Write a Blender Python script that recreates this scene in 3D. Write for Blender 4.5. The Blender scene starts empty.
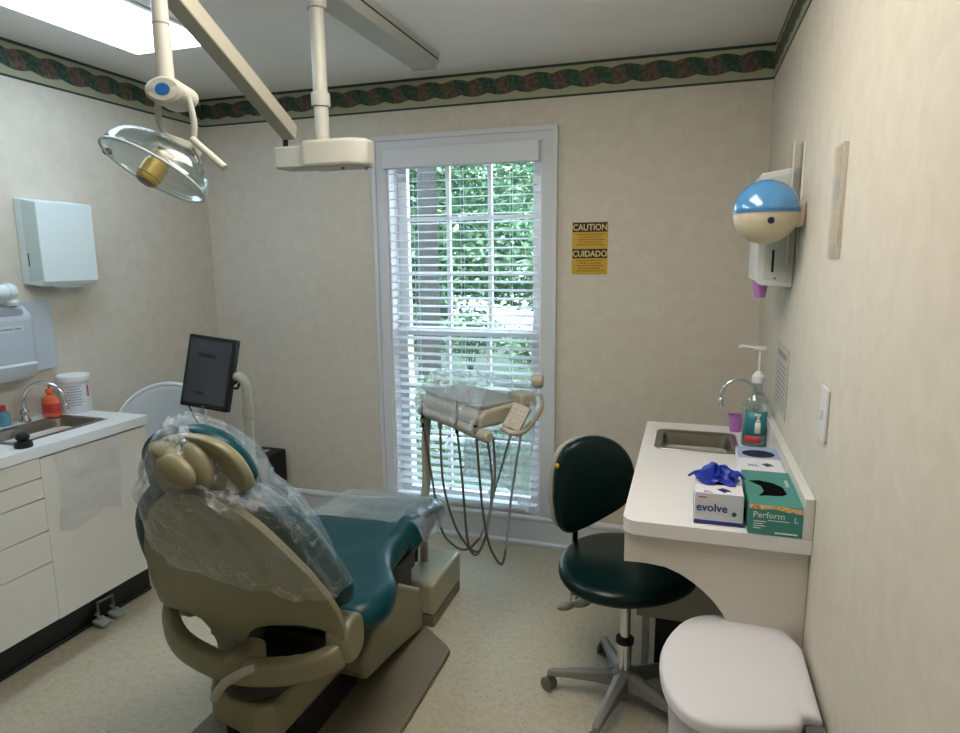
import bpy, bmesh, math, random
from mathutils import Vector, Matrix, noise
random.seed(7)
PI = math.pi
scene = bpy.context.scene
COL = scene.collection
# ------------------------------------------------------------------ camera calibration (measured from the room corners)
F_PX = 646.6; PITCH = math.radians(9.638); YAW = math.radians(17.849); ROLL = math.radians(-.546)
CAM = Vector((-.3156, -3.2229, 1.5423))
FW = Vector((-math.sin(YAW)*math.cos(PITCH), math.cos(YAW)*math.cos(PITCH), -math.sin(PITCH)))
RT0 = Vector((math.cos(YAW), math.sin(YAW), 0)); UP0 = RT0.cross(FW)
RT = RT0*math.cos(ROLL)+UP0*math.sin(ROLL); UP = -RT0*math.sin(ROLL)+UP0*math.cos(ROLL)
def at(px, py, ax, v):
    """point of a measured sight line on the world plane ax = v"""
    d = FW+RT*((px-480)/F_PX)-UP*((py-366.5)/F_PX)
    i = 'xyz'.index(ax); t = (v-CAM[i])/d[i]
    return CAM+d*t
cd = bpy.data.cameras.new('camera'); cam = bpy.data.objects.new('camera', cd); COL.objects.link(cam)
R3 = Matrix((RT, UP, -FW)).transposed()
cam.matrix_world = Matrix.Translation(CAM) @ R3.to_4x4()
cd.sensor_fit = 'HORIZONTAL'; cd.sensor_width = 36; cd.lens = F_PX*36/960; cd.clip_start = .02; cd.clip_end = 200
scene.camera = cam
# ------------------------------------------------------------------ materials
MATS = {}
def mat(name, col, rough=.5, metal=0, spec=.5, var=0, vscale=8, bump=0, bscale=60, coat=0, trans=0, ior=1.45, emit=None, es=0, sss=0, alpha=1):
    if name in MATS: return MATS[name]
    m = bpy.data.materials.new(name); m.use_nodes = True; nt = m.node_tree; p = nt.nodes['Principled BSDF']
    p.inputs['Base Color'].default_value = (*col, 1); p.inputs['Roughness'].default_value = rough
    p.inputs['Metallic'].default_value = metal; p.inputs['Specular IOR Level'].default_value = spec
    p.inputs['Coat Weight'].default_value = coat; p.inputs['Transmission Weight'].default_value = trans
    p.inputs['IOR'].default_value = ior; p.inputs['Alpha'].default_value = alpha
    if emit: p.inputs['Emission Color'].default_value = (*emit, 1); p.inputs['Emission Strength'].default_value = es
    tc = nt.nodes.new('ShaderNodeTexCoord')
    n = nt.nodes.new('ShaderNodeTexNoise'); n.inputs['Scale'].default_value = vscale; n.inputs['Detail'].default_value = 5
    nt.links.new(tc.outputs['Object'], n.inputs['Vector'])
    r = nt.nodes.new('ShaderNodeMixRGB'); v = max(var, .015)
    r.inputs['Color1'].default_value = (*[c*(1-v) for c in col], 1); r.inputs['Color2'].default_value = (*[min(1, c*(1+v)) for c in col], 1)
    nt.links.new(n.outputs['Fac'], r.inputs['Fac']); nt.links.new(r.outputs[0], p.inputs['Base Color'])
    if bump:
        n2 = nt.nodes.new('ShaderNodeTexNoise'); n2.inputs['Scale'].default_value = bscale; n2.inputs['Detail'].default_value = 3
        nt.links.new(tc.outputs['Object'], n2.inputs['Vector'])
        b = nt.nodes.new('ShaderNodeBump'); b.inputs['Strength'].default_value = bump; b.inputs['Distance'].default_value = .002
        nt.links.new(n2.outputs['Fac'], b.inputs['Height']); nt.links.new(b.outputs[0], p.inputs['Normal'])
    MATS[name] = m; return m
def film(name, tint, milk, gloss, rough=.12, painted_glint=.30):
    m = bpy.data.materials.new(name); m.use_nodes = True; nt = m.node_tree; nt.nodes.clear()
    N = nt.nodes.new; L = nt.links.new
    out = N('ShaderNodeOutputMaterial'); t = N('ShaderNodeBsdfTransparent'); t.inputs[0].default_value = (*tint, 1)
    g = N('ShaderNodeBsdfGlossy'); g.inputs['Roughness'].default_value = rough; g.inputs['Color'].default_value = (.9, .95, 1, 1)
    d = N('ShaderNodeBsdfDiffuse'); d.inputs[0].default_value = (.62, .68, .70, 1)
    lw = N('ShaderNodeLayerWeight'); lw.inputs['Blend'].default_value = .35
    tc = N('ShaderNodeTexCoord'); n = N('ShaderNodeTexNoise'); n.inputs['Scale'].default_value = 9; n.inputs['Detail'].default_value = 7; n.inputs['Roughness'].default_value = .6; n.inputs['Distortion'].default_value = 1.2
    L(tc.outputs['Object'], n.inputs['Vector'])
    b = N('ShaderNodeBump'); b.inputs['Strength'].default_value = 1.0; b.inputs['Distance'].default_value = .03; L(n.outputs['Fac'], b.inputs['Height'])
    L(b.outputs[0], g.inputs['Normal']); L(b.outputs[0], lw.inputs['Normal'])
    ma = N('ShaderNodeMath'); ma.operation = 'MULTIPLY_ADD'; ma.inputs[1].default_value = gloss; ma.inputs[2].default_value = .05; ma.use_clamp = True
    L(lw.outputs['Facing'], ma.inputs[0])
    n2 = N('ShaderNodeTexNoise'); n2.inputs['Scale'].default_value = 5; n2.inputs['Detail'].default_value = 3; n2.inputs['Distortion'].default_value = 2.5; L(tc.outputs['Object'], n2.inputs['Vector'])
    s1 = N('ShaderNodeMath'); s1.operation = 'SUBTRACT'; s1.inputs[1].default_value = .5; L(n2.outputs['Fac'], s1.inputs[0])
    s2 = N('ShaderNodeMath'); s2.operation = 'ABSOLUTE'; L(s1.outputs[0], s2.inputs[0])
    s3 = N('ShaderNodeMapRange'); s3.inputs['From Min'].default_value = 0; s3.inputs['From Max'].default_value = .022; s3.inputs['To Min'].default_value = milk+painted_glint; s3.inputs['To Max'].default_value = milk; L(s2.outputs[0], s3.inputs[0])  # thin whiter lines painted into the film as highlights along its creases
    m1 = N('ShaderNodeMixShader'); L(s3.outputs[0], m1.inputs[0]); L(t.outputs[0], m1.inputs[1]); L(d.outputs[0], m1.inputs[2])
    m2 = N('ShaderNodeMixShader'); L(ma.outputs[0], m2.inputs[0]); L(m1.outputs[0], m2.inputs[1]); L(g.outputs[0], m2.inputs[2])
    L(m2.outputs[0], out.inputs[0]); MATS[name] = m; return m
def glassy(name, tint, refl=.08, rough=.03, fres=.6):
    m = bpy.data.materials.new(name); m.use_nodes = True; nt = m.node_tree; nt.nodes.clear(); N = nt.nodes.new; L = nt.links.new
    out = N('ShaderNodeOutputMaterial'); t = N('ShaderNodeBsdfTransparent'); t.inputs[0].default_value = (*tint, 1)
    g = N('ShaderNodeBsdfGlossy'); g.inputs['Roughness'].default_value = rough; g.inputs[0].default_value = (1, 1, 1, 1)
    lw = N('ShaderNodeLayerWeight'); lw.inputs[0].default_value = .3
    ma = N('ShaderNodeMath'); ma.operation = 'MULTIPLY_ADD'; ma.inputs[1].default_value = fres; ma.inputs[2].default_value = refl; ma.use_clamp = True; L(lw.outputs['Fresnel'], ma.inputs[0])
    x = N('ShaderNodeMixShader'); L(ma.outputs[0], x.inputs[0]); L(t.outputs[0], x.inputs[1]); L(g.outputs[0], x.inputs[2]); L(x.outputs[0], out.inputs[0])
    MATS[name] = m; return m
# wallpaper: cream ground with mottled vinyl texture
def wallpaper():
    m = mat('wallpaper', (.60, .555, .46), .62, spec=.25); nt = m.node_tree; p = nt.nodes['Principled BSDF']
    N = nt.nodes.new; L = nt.links.new
    tc = N('ShaderNodeTexCoord'); a = N('ShaderNodeTexNoise'); a.inputs['Scale'].default_value = 16; a.inputs['Detail'].default_value = 7; a.inputs['Roughness'].default_value = .62; a.inputs['Distortion'].default_value = .6
    L(tc.outputs['Object'], a.inputs['Vector'])
    cr = N('ShaderNodeValToRGB'); e = cr.color_ramp.elements
    e[0].position = .34; e[0].color = (.555, .525, .445, 1); e[1].position = .66; e[1].color = (.605, .575, .495, 1)
    L(a.outputs['Fac'], cr.inputs[0]); L(cr.outputs[0], p.inputs['Base Color'])
    b = N('ShaderNodeBump'); b.inputs['Strength'].default_value = .18; b.inputs['Distance'].default_value = .002; L(a.outputs['Fac'], b.inputs['Height']); L(b.outputs[0], p.inputs['Normal'])
    return m
WALL = wallpaper()
def border(axis):
    """printed wallpaper border: dark beaded edge lines and a twisted green and rose ribbon on cream"""
    m = mat('wallpaper_border_'+axis, (.5, .5, .35), .6, spec=.2); nt = m.node_tree; p = nt.nodes['Principled BSDF']; N = nt.nodes.new; L = nt.links.new
    tc = N('ShaderNodeTexCoord'); sp = N('ShaderNodeSeparateXYZ'); L(tc.outputs['Object'], sp.inputs[0])
    s = sp.outputs['X' if axis == 'x' else 'Y']; z = sp.outputs['Z']     # z runs 0 .. .151
    def mth(op, a, b=None, c=None, clamp=False):
        n = N('ShaderNodeMath'); n.operation = op; n.use_clamp = clamp
        for i, v in enumerate((a, b, c)):
            if v is None: continue
            if isinstance(v, (int, float)): n.inputs[i].default_value = v
            else: L(v, n.inputs[i])
        return n.outputs[0]
    H = .151; lam = .14
    t = mth('DIVIDE', z, H)
    ph = mth('MULTIPLY', s, 2*PI/lam)
    # ribbon edges: centre t=.52, lobed
    up = mth('MULTIPLY_ADD', mth('ABSOLUTE', mth('SINE', mth('MULTIPLY', ph, .5))), .09, .20)
    d = mth('SUBTRACT', t, .53)
    inside_u = mth('LESS_THAN', d, up)
    dn = mth('MULTIPLY_ADD', mth('ABSOLUTE', mth('SINE', mth('MULTIPLY_ADD', ph, .5, .9))), .09, .20)
    inside_d = mth('GREATER_THAN', d, mth('MULTIPLY', dn, -1))
    inside = mth('MULTIPLY', inside_u, inside_d)
    sw = mth('SINE', mth('MULTIPLY_ADD', d, 3.2, ph))
    cr = N('ShaderNodeValToRGB'); e = cr.color_ramp.elements
    e[0].position = .25; e[0].color = (.045, .085, .065, 1); e[1].position = .8; e[1].color = (.12, .09, .068, 1)
    x = e.new(.5); x.color = (.07, .105, .075, 1); x = e.new(.62); x.color = (.105, .092, .068, 1)
    L(mth('MULTIPLY_ADD', sw, .5, .5), cr.inputs[0])
    nz = N('ShaderNodeTexNoise'); nz.inputs['Scale'].default_value = 55; L(tc.outputs['Object'], nz.inputs['Vector'])
    mx = N('ShaderNodeMixRGB'); mx.blend_type = 'MULTIPLY'; mx.inputs[0].default_value = .7; L(cr.outputs[0], mx.inputs[1])
    g = N('ShaderNodeValToRGB'); g.color_ramp.elements[0].position = .35; g.color_ramp.elements[0].color = (.35, .4, .4, 1); g.color_ramp.elements[1].position = .62; g.color_ramp.elements[1].color = (1.3, 1.2, 1.1, 1); L(nz.outputs['Fac'], g.inputs[0]); L(g.outputs[0], mx.inputs[2])
    base = N('ShaderNodeMixRGB'); base.inputs[1].default_value = (.34, .34, .235, 1); L(inside, base.inputs[0]); L(mx.outputs[0], base.inputs[2])
    # edge bands
    top = mth('GREATER_THAN', t, .915); bot = mth('LESS_THAN', t, .065)
    bead = mth('MULTIPLY_ADD', mth('SINE', mth('MULTIPLY', s, 2*PI/.012)), .025, .05)
    ed = N('ShaderNodeCombineColor'); L(mth('MULTIPLY', bead, .6), ed.inputs[0]); L(mth('MULTIPLY', bead, 1.2), ed.inputs[1]); L(mth('MULTIPLY', bead, .9), ed.inputs[2])
    fin = N('ShaderNodeMixRGB'); L(mth('ADD', top, bot, None, True), fin.inputs[0]); L(base.outputs[0], fin.inputs[1]); L(ed.outputs[0], fin.inputs[2])
    L(fin.outputs[0], p.inputs['Base Color']); return m
def floor_mat():
    m = mat('vinyl_floor', (.40, .36, .26), .42, spec=.4); nt = m.node_tree; p = nt.nodes['Principled BSDF']; N = nt.nodes.new; L = nt.links.new
    tc = N('ShaderNodeTexCoord'); n = N('ShaderNodeTexNoise'); n.inputs['Scale'].default_value = 42; n.inputs['Detail'].default_value = 4; L(tc.outputs['Object'], n.inputs['Vector'])
    c = N('ShaderNodeValToRGB'); e = c.color_ramp.elements; e[0].position = .34; e[0].color = (.42, .385, .285, 1); e[1].position = .64; e[1].color = (.48, .445, .335, 1); L(n.outputs['Fac'], c.inputs[0])
    v = N('ShaderNodeTexVoronoi'); v.inputs['Scale'].default_value = 95; L(tc.outputs['Object'], v.inputs['Vector'])
    lt = N('ShaderNodeMath'); lt.operation = 'LESS_THAN'; lt.inputs[1].default_value = .19; L(v.outputs['Distance'], lt.inputs[0])
    sc = N('ShaderNodeSeparateColor'); L(v.outputs['Color'], sc.inputs[0]); g2 = N('ShaderNodeMath'); g2.operation = 'GREATER_THAN'; g2.inputs[1].default_value = .6; L(sc.outputs[0], g2.inputs[0])
    mu = N('ShaderNodeMath'); mu.operation = 'MULTIPLY'; L(lt.outputs[0], mu.inputs[0]); L(g2.outputs[0], mu.inputs[1])
    x = N('ShaderNodeMixRGB'); x.inputs[2].default_value = (.14, .135, .10, 1); L(mu.outputs[0], x.inputs[0]); L(c.outputs[0], x.inputs[1]); L(x.outputs[0], p.inputs['Base Color'])
    return m
WHITE = mat('white_enamel', (.66, .68, .69), .42)
TRIM = mat('white_painted_trim', (.60, .63, .66), .5)
CEIL = mat('ceiling_paint', (.84, .84, .82), .8, spec=.1, var=.03)
COUNTER = mat('white_laminate', (.70, .70, .69), .35)
CAB = mat('off_white_laminate', (.60, .58, .52), .45)
SHADECAB = mat('shaded_laminate', (.40, .40, .35), .5)  # cabinet laminate darkened in its colour for the shade under the right counter
BEIGE = mat('beige_plastic', (.215, .200, .120), .36, var=.04)
BEIGE2 = mat('light_beige_enamel', (.345, .335, .27), .38)
CREAM = mat('cream_enamel', (.41, .42, .375), .4)
TEAL = mat('teal_vinyl', (.002, .045, .058), .32, spec=.32, var=.08, vscale=4, bump=.08, bscale=250)
GREEN = mat('dark_green_vinyl', (.001, .012, .011), .28, spec=.32, var=.08, bump=.06, bscale=250)
BLACK = mat('black_plastic', (.009, .009, .010), .5, spec=.3)
BLACKB = mat('black_vinyl_base', (.010, .010, .010), .4)
TAUPE = mat('taupe_rubber', (.17, .15, .10), .5, var=.06, vscale=20)
STEEL = mat('brushed_steel', (.30, .285, .25), .32, 1, bump=.05, bscale=200)
CHROME = mat('chrome', (.72, .74, .76), .12, 1)
GREYP = mat('grey_plastic', (.20, .20, .17), .45)
HOSE = mat('grey_brown_hose', (.085, .080, .062), .45)
HOSE2 = mat('grey_blue_hose', (.22, .26, .27), .45)
BLIND = mat('white_vinyl_slat', (.80, .84, .88), .5)
_nt = BLIND.node_tree; _t = _nt.nodes.new('ShaderNodeBsdfTranslucent'); _t.inputs[0].default_value = (.75, .82, .88, 1); _m = _nt.nodes.new('ShaderNodeMixShader'); _m.inputs[0].default_value = .35
_nt.links.new(_nt.nodes['Principled BSDF'].outputs[0], _m.inputs[1]); _nt.links.new(_t.outputs[0], _m.inputs[2]); _nt.links.new(_m.outputs[0], _nt.nodes['Material Output'].inputs[0])
GLASS = glassy('window_glass', (.97, .99, .98), .02)
ACRY = glassy('clear_acrylic', (.95, .95, .93), .03, .12)
FILM = film('clear_plastic_film', (.95, .97, .985), .03, .30, .10)
FILM2 = film('clear_plastic_sleeve', (.92, .95, .96), .16, .40, .09, .42)
MILK = film('milky_plastic_sheet', (.74, .82, .80), .20, .12, .3, .04)
# ------------------------------------------------------------------ mesh builder
def vec(p): return Vector(p)
def spline(P, n=8):
    P = [Vector(p) for p in P]
    if len(P) < 3: return P
    Q = [P[0]*2-P[1]]+P+[P[-1]*2-P[-2]]; out = []
    for i in range(1, len(Q)-2):
        a, b, c, d = Q[i-1:i+3]
        for k in range(n):
            t = k/n
            out.append(.5*((2*b)+(c-a)*t+(2*a-5*b+4*c-d)*t*t+(3*b-a-3*c+d)*t**3))
    out.append(P[-1]); return out
class B:
    def __init__(s): s.bm = bmesh.new()
    def box(s, x0, x1, y0, y1, z0, z1, M=None):
        v = [s.bm.verts.new((M @ Vector(p)) if M else p) for p in [(x0, y0, z0), (x1, y0, z0), (x1, y1, z0), (x0, y1, z0), (x0, y0, z1), (x1, y0, z1), (x1, y1, z1), (x0, y1, z1)]]
        for f in ((0, 3, 2, 1), (4, 5, 6, 7), (0, 1, 5, 4), (1, 2, 6, 5), (2, 3, 7, 6), (3, 0, 4, 7)): s.bm.faces.new([v[i] for i in f])
        return s
    def prism(s, pts, plane, a, b, M=None):
        """outline in plane 'xy','xz','yz' from a to b on the third axis"""
        def P(u, v, w):
            q = {'xy': (u, v, w), 'xz': (u, w, v), 'yz': (w, u, v)}[plane]; q = Vector(q); return M @ q if M else q
        lo = [s.bm.verts.new(P(u, v, a)) for u, v in pts]; hi = [s.bm.verts.new(P(u, v, b)) for u, v in pts]
        s.bm.faces.new(lo[::-1]); s.bm.faces.new(hi); n = len(pts)
        for i in range(n): s.bm.faces.new((lo[i], lo[(i+1) % n], hi[(i+1) % n], hi[i]))
        return s
    def rings(s, R, closed=True, cap=True, loop=False):
        V = [[s.bm.verts.new(p) for p in r] for r in R]; n = len(V[0])
        m = len(V) if loop else len(V)-1
        for i in range(m):
            A, C = V[i], V[(i+1) % len(V)]
            for j in range(n if closed else n-1): s.bm.faces.new((A[j], A[(j+1) % n], C[(j+1) % n], C[j]))
        if cap and closed and not loop:
            s.bm.faces.new(V[0][::-1]); s.bm.faces.new(V[-1])
        return s
    def tube(s, P, r, seg=12, smooth=True, n=8, flat=None):
        P = spline(P, n) if smooth else [Vector(p) for p in P]
        rs = r if isinstance(r, (list, tuple)) else None
        R = []; up = None
        for i, p in enumerate(P):
            t = (P[min(i+1, len(P)-1)]-P[max(i-1, 0)]).normalized()
            if up is None:
                up = Vector((0, 0, 1)) if abs(t.z) < .9 else Vector((1, 0, 0))
            up = (up-t*up.dot(t)).normalized(); sd = t.cross(up)
            k = i/(len(P)-1); rr = (rs[0]+(rs[1]-rs[0])*k) if rs else r
            a, b = (rr, rr) if flat is None else (rr*flat[0], rr*flat[1])
            R.append([p+sd*math.cos(2*PI*j/seg)*a+up*math.sin(2*PI*j/seg)*b for j in range(seg)])
        return s.rings(R)
    def cyl(s, p0, p1, r0, r1=None, seg=24):
        return s.tube([p0, p1], [r0, r0 if r1 is None else r1], seg, smooth=False)
    def lathe(s, prof, o=(0, 0, 0), axis=(0, 0, 1), seg=32, sx=1, sy=1):
        ax = Vector(axis).normalized(); u = Vector((1, 0, 0)) if abs(ax.x) < .9 else Vector((0, 1, 0)); u = (u-ax*u.dot(ax)).normalized(); w = ax.cross(u); o = Vector(o)
        R = [[o+ax*h+u*math.cos(2*PI*j/seg)*max(r, 1e-4)*sx+w*math.sin(2*PI*j/seg)*max(r, 1e-4)*sy for j in range(seg)] for r, h in prof]
        return s.rings(R)
    def ball(s, c, r, seg=24, M=None):
        r = (r, r, r) if isinstance(r, (int, float)) else r; c = Vector(c); R = []
        for i in range(1, 14):
            a = PI*i/14
            R.append([c+(M or Matrix.Identity(3)) @ Vector((math.sin(a)*math.cos(2*PI*j/seg)*r[0], math.sin(a)*math.sin(2*PI*j/seg)*r[1], -math.cos(a)*r[2])) for j in range(seg)])
        return s.rings(R)
    def grid(s, f, nu, nv):
        V = [[s.bm.verts.new(f(i/nu, j/nv)) for j in range(nv+1)] for i in range(nu+1)]
        for i in range(nu):
            for j in range(nv): s.bm.faces.new((V[i][j], V[i+1][j], V[i+1][j+1], V[i][j+1]))
        return s
    def obj(s, name, m, parent=None, bevel=0, seg=3, angle=35, solid=0, sub=0, origin=None, smooth=True, recalc=True):
        if recalc: bmesh.ops.recalc_face_normals(s.bm, faces=s.bm.faces[:])
        off = Vector((0, 0, 0))
        if parent is not None:
            q = parent
            while q is not None: off += Vector(q.location); q = q.parent
        elif origin is not None: off = Vector(origin)
        else:
            vs = [v.co for v in s.bm.verts]
            off = Vector((sum((min(v.x for v in vs), max(v.x for v in vs)))/2, sum((min(v.y for v in vs), max(v.y for v in vs)))/2, min(v.z for v in vs)))
        bmesh.ops.translate(s.bm, verts=s.bm.verts[:], vec=-off)
        me = bpy.data.meshes.new(name); s.bm.to_mesh(me); s.bm.free()
        if smooth:
            me.polygons.foreach_set('use_smooth', [True]*len(me.polygons)); me.set_sharp_from_angle(angle=math.radians(angle))
        for mm in (m if isinstance(m, (list, tuple)) else [m]): me.materials.append(mm)
        o = bpy.data.objects.new(name, me); COL.objects.link(o)
        if parent is not None: o.parent = parent
        else: o.location = off
        if sub: k = o.modifiers.new('sub', 'SUBSURF'); k.levels = k.render_levels = sub
        if solid: k = o.modifiers.new('solid', 'SOLIDIFY'); k.thickness = solid; k.offset = 0
        if bevel:
            k = o.modifiers.new('bevel', 'BEVEL'); k.width = bevel; k.segments = seg; k.limit_method = 'ANGLE'; k.angle_limit = math.radians(40)
        return o
def tag(o, label=None, cat=None, group=None, kind=None):
    if label: o['label'] = label
    if cat: o['category'] = cat
    if group: o['group'] = group
    if kind: o['kind'] = kind
    return o
def thing(name, loc, label, cat, group=None):
    o = bpy.data.objects.new(name, None); COL.objects.link(o); o.location = loc; o.empty_display_size = .05
    return tag(o, label, cat, group)
def struct(o): o['kind'] = 'structure'; return o
def text(name, body, m, parent, origin, right, up, size, align='LEFT', depth=.0004, sx=1.0, bold=0):
    cu = bpy.data.curves.new(name, 'FONT'); cu.body = body; cu.size = size; cu.align_x = align; cu.extrude = depth; cu.resolution_u = 3; cu.offset = bold
    t = bpy.data.objects.new(name, cu); COL.objects.link(t)
    dg = bpy.context.evaluated_depsgraph_get(); me = bpy.data.meshes.new_from_object(t.evaluated_get(dg))
    bpy.data.objects.remove(t)
    r = Vector(right).normalized(); u = Vector(up).normalized(); n = r.cross(u)
    Mx = Matrix((r*sx, u, n)).transposed().to_4x4(); Mx.translation = Vector(origin); me.transform(Mx)
    off = Vector((0, 0, 0)); q = parent
    while q is not None: off += Vector(q.location); q = q.parent
    me.transform(Matrix.Translation(-off)); me.materials.clear(); me.materials.append(m)
    o = bpy.data.objects.new(name, me); COL.objects.link(o); o.parent = parent; return o
def rrect(x0, x1, y0, y1, r, n=6):
    out = []
    for cx, cy, a0 in ((x1-r, y1-r, 0), (x0+r, y1-r, 90), (x0+r, y0+r, 180), (x1-r, y0+r, 270)):
        for k in range(n+1): a = math.radians(a0+90*k/n); out.append((cx+r*math.cos(a), cy+r*math.sin(a)))
    return out
def interp(tab, x):
    if x <= tab[0][0]: return tab[0][1]
    for (a, b), (c, d) in zip(tab, tab[1:]):
        if x <= c:
            t = (x-a)/(c-a); t = t*t*(3-2*t) if False else t; return b+(d-b)*t
    return tab[-1][1]
# ================================================================== THE ROOM
W = 3.017; H = 2.44; YF = -4.7; XL = -W
WX0, WX1, WZ0, WZ1 = -1.862, -1.022, .175, 2.095      # window opening
struct(B().box(XL-.15, .15, YF-.15, .15, -.12, 0).obj('floor', floor_mat(), smooth=False, origin=(0, 0, 0)))
struct(B().box(XL-.15, .15, YF-.15, .15, H, H+.15).obj('ceiling', CEIL, smooth=False, origin=(0, 0, 0)))
w = B(); w.box(XL-.15, WX0, 0, .15, 0, H); w.box(WX1, .15, 0, .15, 0, H); w.box(WX0, WX1, 0, .15, WZ1, H); w.box(WX0, WX1, 0, .15, 0, WZ0)
struct(w.obj('wall_back', WALL, smooth=False, origin=(0, 0, 0)))
struct(B().box(XL-.15, XL, YF, 0, 0, H).obj('wall_left', WALL, smooth=False, origin=(0, 0, 0)))
struct(B().box(0, .15, YF, 0, 0, H).obj('wall_right', WALL, smooth=False, origin=(0, 0, 0)))
struct(B().box(XL, 0, YF-.15, YF, 0, H).obj('wall_front', WALL, smooth=False, origin=(0, 0, 0)))
ZB = 2.289
struct(B().box(XL, 0, -.0012, 0, ZB, H).obj('trim_1', border('x'), smooth=False, origin=(0, 0, ZB)))
struct(B().box(XL, XL+.0012, YF, -.0012, ZB, H).obj('trim_2', border('y'), smooth=False, origin=(0, 0, ZB)))
struct(B().box(-.0012, 0, YF, -.0012, ZB, H).obj('trim_3', MATS['wallpaper_border_y'], smooth=False, origin=(0, 0, ZB)))
def base(name, pts): return struct(B().prism(pts[0], pts[1], pts[2], pts[3]).obj(name, TRIM, bevel=.002, origin=(0, 0, 0)))
prof = [(0, 0), (-.026, 0), (-.026, .018), (-.014, .030), (-.014, .140), (-.022, .146), (-.022, .160), (-.012, .171), (0, .171)]
base('baseboard_back', (prof, 'yz', XL, 0))
base('baseboard_left', ([(XL-a, b) for a, b in prof], 'xz', YF, -.03))
base('baseboard_right', ([(a, b) for a, b in prof], 'xz', YF, -.03))
# ---- window
wn = bpy.data.objects.new('window_1', None); COL.objects.link(wn); wn.location = (-1.442, 0, .17); struct(wn)
SASHM = mat('white_sash_paint', (.86, .83, .84), .5)
c = B()
def casing(x0, x1, z0, z1): c.box(x0, x1, -.02, -.001, z0, z1)
c.prism([(-1.940, .172), (-1.862, .172), (-1.862, 2.095), (-1.022, 2.095), (-1.022, .172), (-.944, .172), (-.944, 2.165), (-1.940, 2.165)], 'xz', -.018, -.001)
c.obj('casing', TRIM, wn, bevel=.004)
c = B(); c.prism([(-1.940, .172), (-1.915, .172), (-1.915, 2.140), (-.969, 2.140), (-.969, .172), (-.944, .172), (-.944, 2.165), (-1.940, 2.165)], 'xz', -.027, -.0185)
c.obj('casing_bead', TRIM, wn, bevel=.003)
j = B(); t = .012
j.box(WX0, WX0+t, 0, .15, WZ0, WZ1); j.box(WX1-t, WX1, 0, .15, WZ0, WZ1); j.box(WX0+t, WX1-t, 0, .15, WZ1-t, WZ1); j.box(WX0+t, WX1-t, 0, .15, WZ0, WZ0+.02)
j.obj('jamb', SASHM, wn, bevel=.002)
SW = .056
def sash(name, z0, z1, y, rail=.05):
    b = B(); a0, a1 = WX0+.013, WX1-.013
    b.box(a0, a0+SW, y, y+.035, z0, z1); b.box(a1-SW, a1, y, y+.035, z0, z1)
    b.box(a0+SW, a1-SW, y, y+.035, z1-rail, z1); b.box(a0+SW, a1-SW, y, y+.035, z0, z0+rail)
    o = b.obj(name, SASHM, wn, bevel=.003)
    g = B(); n = 3
    for k in (1, 2):
        x = a0+SW+(a1-a0-2*SW)*k/3; g.box(x-.011, x+.011, y+.004, y+.03, z0+rail, z1-rail)
        z = z0+rail+(z1-z0-2*rail)*k/3; g.box(a0+SW, a1-SW, y+.005, y+.029, z-.011, z+.011)
    g.obj('glazing_bars', SASHM, o, bevel=.002)
    B().box(a0+SW, a1-SW, y+.015, y+.019, z0+rail, z1-rail).obj('glass', GLASS, o, smooth=False)
sash('upper_sash', 1.118, 2.08, .098, .042); sash('lower_sash', .197, 1.160, .060, .042)
# ---- blind
bl = thing('window_blind', (-1.442, -.03, .2), 'white slatted blind lowered over the whole window with its slats tipped open', 'blind')
B().box(-1.856, -1.026, -.072, -.022, 1.995, 2.092).obj('valance', TRIM, bl, bevel=.004)
b = B(); z = 1.975; a = math.radians(10)
while z > .25:
    M = Matrix.Translation((0, -.002, z)) @ Matrix.Rotation(a, 4, 'X')
    b.box(-1.845, -1.037, -.024, .024, -.0013, .0013, M); z -= .0432
b.obj('slats', BLIND, bl, smooth=False)
B().box(-1.845, -1.037, -.028, .022, .205, .228).obj('bottom_rail', BLIND, bl, bevel=.003)
for x in (-1.70, -1.442, -1.18):
    b = B()
    for y in (-.028, .024): b.cyl((x, y, .22), (x, y, 2.0), .0011, seg=6)
    b.obj('ladder_cord', BLIND, bl)
b = B(); b.tube([(-1.80, -.036, 1.99), (-1.801, -.040, 1.3), (-1.80, -.037, .62)], .002, 6); b.obj('pull_cord', BLIND, bl)
# ================================================================== CEILING FIXTURES
fx = thing('ceiling_light', (-2.41, -1.44, H), 'white fluorescent ceiling panel glowing above the cabinet side of the room', 'ceiling light')
x0, x1, y0, y1 = -2.652, -2.215, -2.05, -.82
b = B(); b.prism([(x0, H-.006), (x0+.012, H-.012), (x1-.012, H-.012), (x1, H-.006), (x1, H-.0005), (x0, H-.0005)], 'xz', y0-.01, y1+.01)
b.obj('housing', mat('fixture_white', (.7, .72, .74), .5), fx)
DIFF = mat('lit_diffuser', (.9, .95, 1), .5, emit=(.80, .97, 1.16), es=7.6)
B().box(x0+.012, x1-.012, y0, y1, H-.018, H-.0125).obj('diffuser', DIFF, fx, bevel=.003)
tr = thing('ceiling_track', (-1.49, -1.2, H), 'long cream equipment rail with a dark groove fixed to the ceiling', 'ceiling rail')
tx0, tx1, ty1 = -1.565, -1.42, -.36
b = B(); b.prism([(tx0, H-.0005), (tx0, H-.035), (tx0+.02, H-.062), (tx1-.02, H-.062), (tx1, H-.035), (tx1, H-.0005)], 'xz', -3.3, ty1); b.obj('rail_body', CREAM, tr, bevel=.003)
B().box(tx1-.004, tx1+.0015, -3.29, ty1-.004, H-.034, H-.028).obj('groove', BLACK, tr, smooth=False)
b = B(); b.prism([(tx0-.003, H-.0005), (tx0-.003, H-.036), (tx0+.018, H-.066), (tx1-.018, H-.066), (tx1+.003, H-.036), (tx1+.003, H-.0005)], 'xz', ty1, ty1+.012); b.obj('end_cap', CREAM, tr, bevel=.003)
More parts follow.
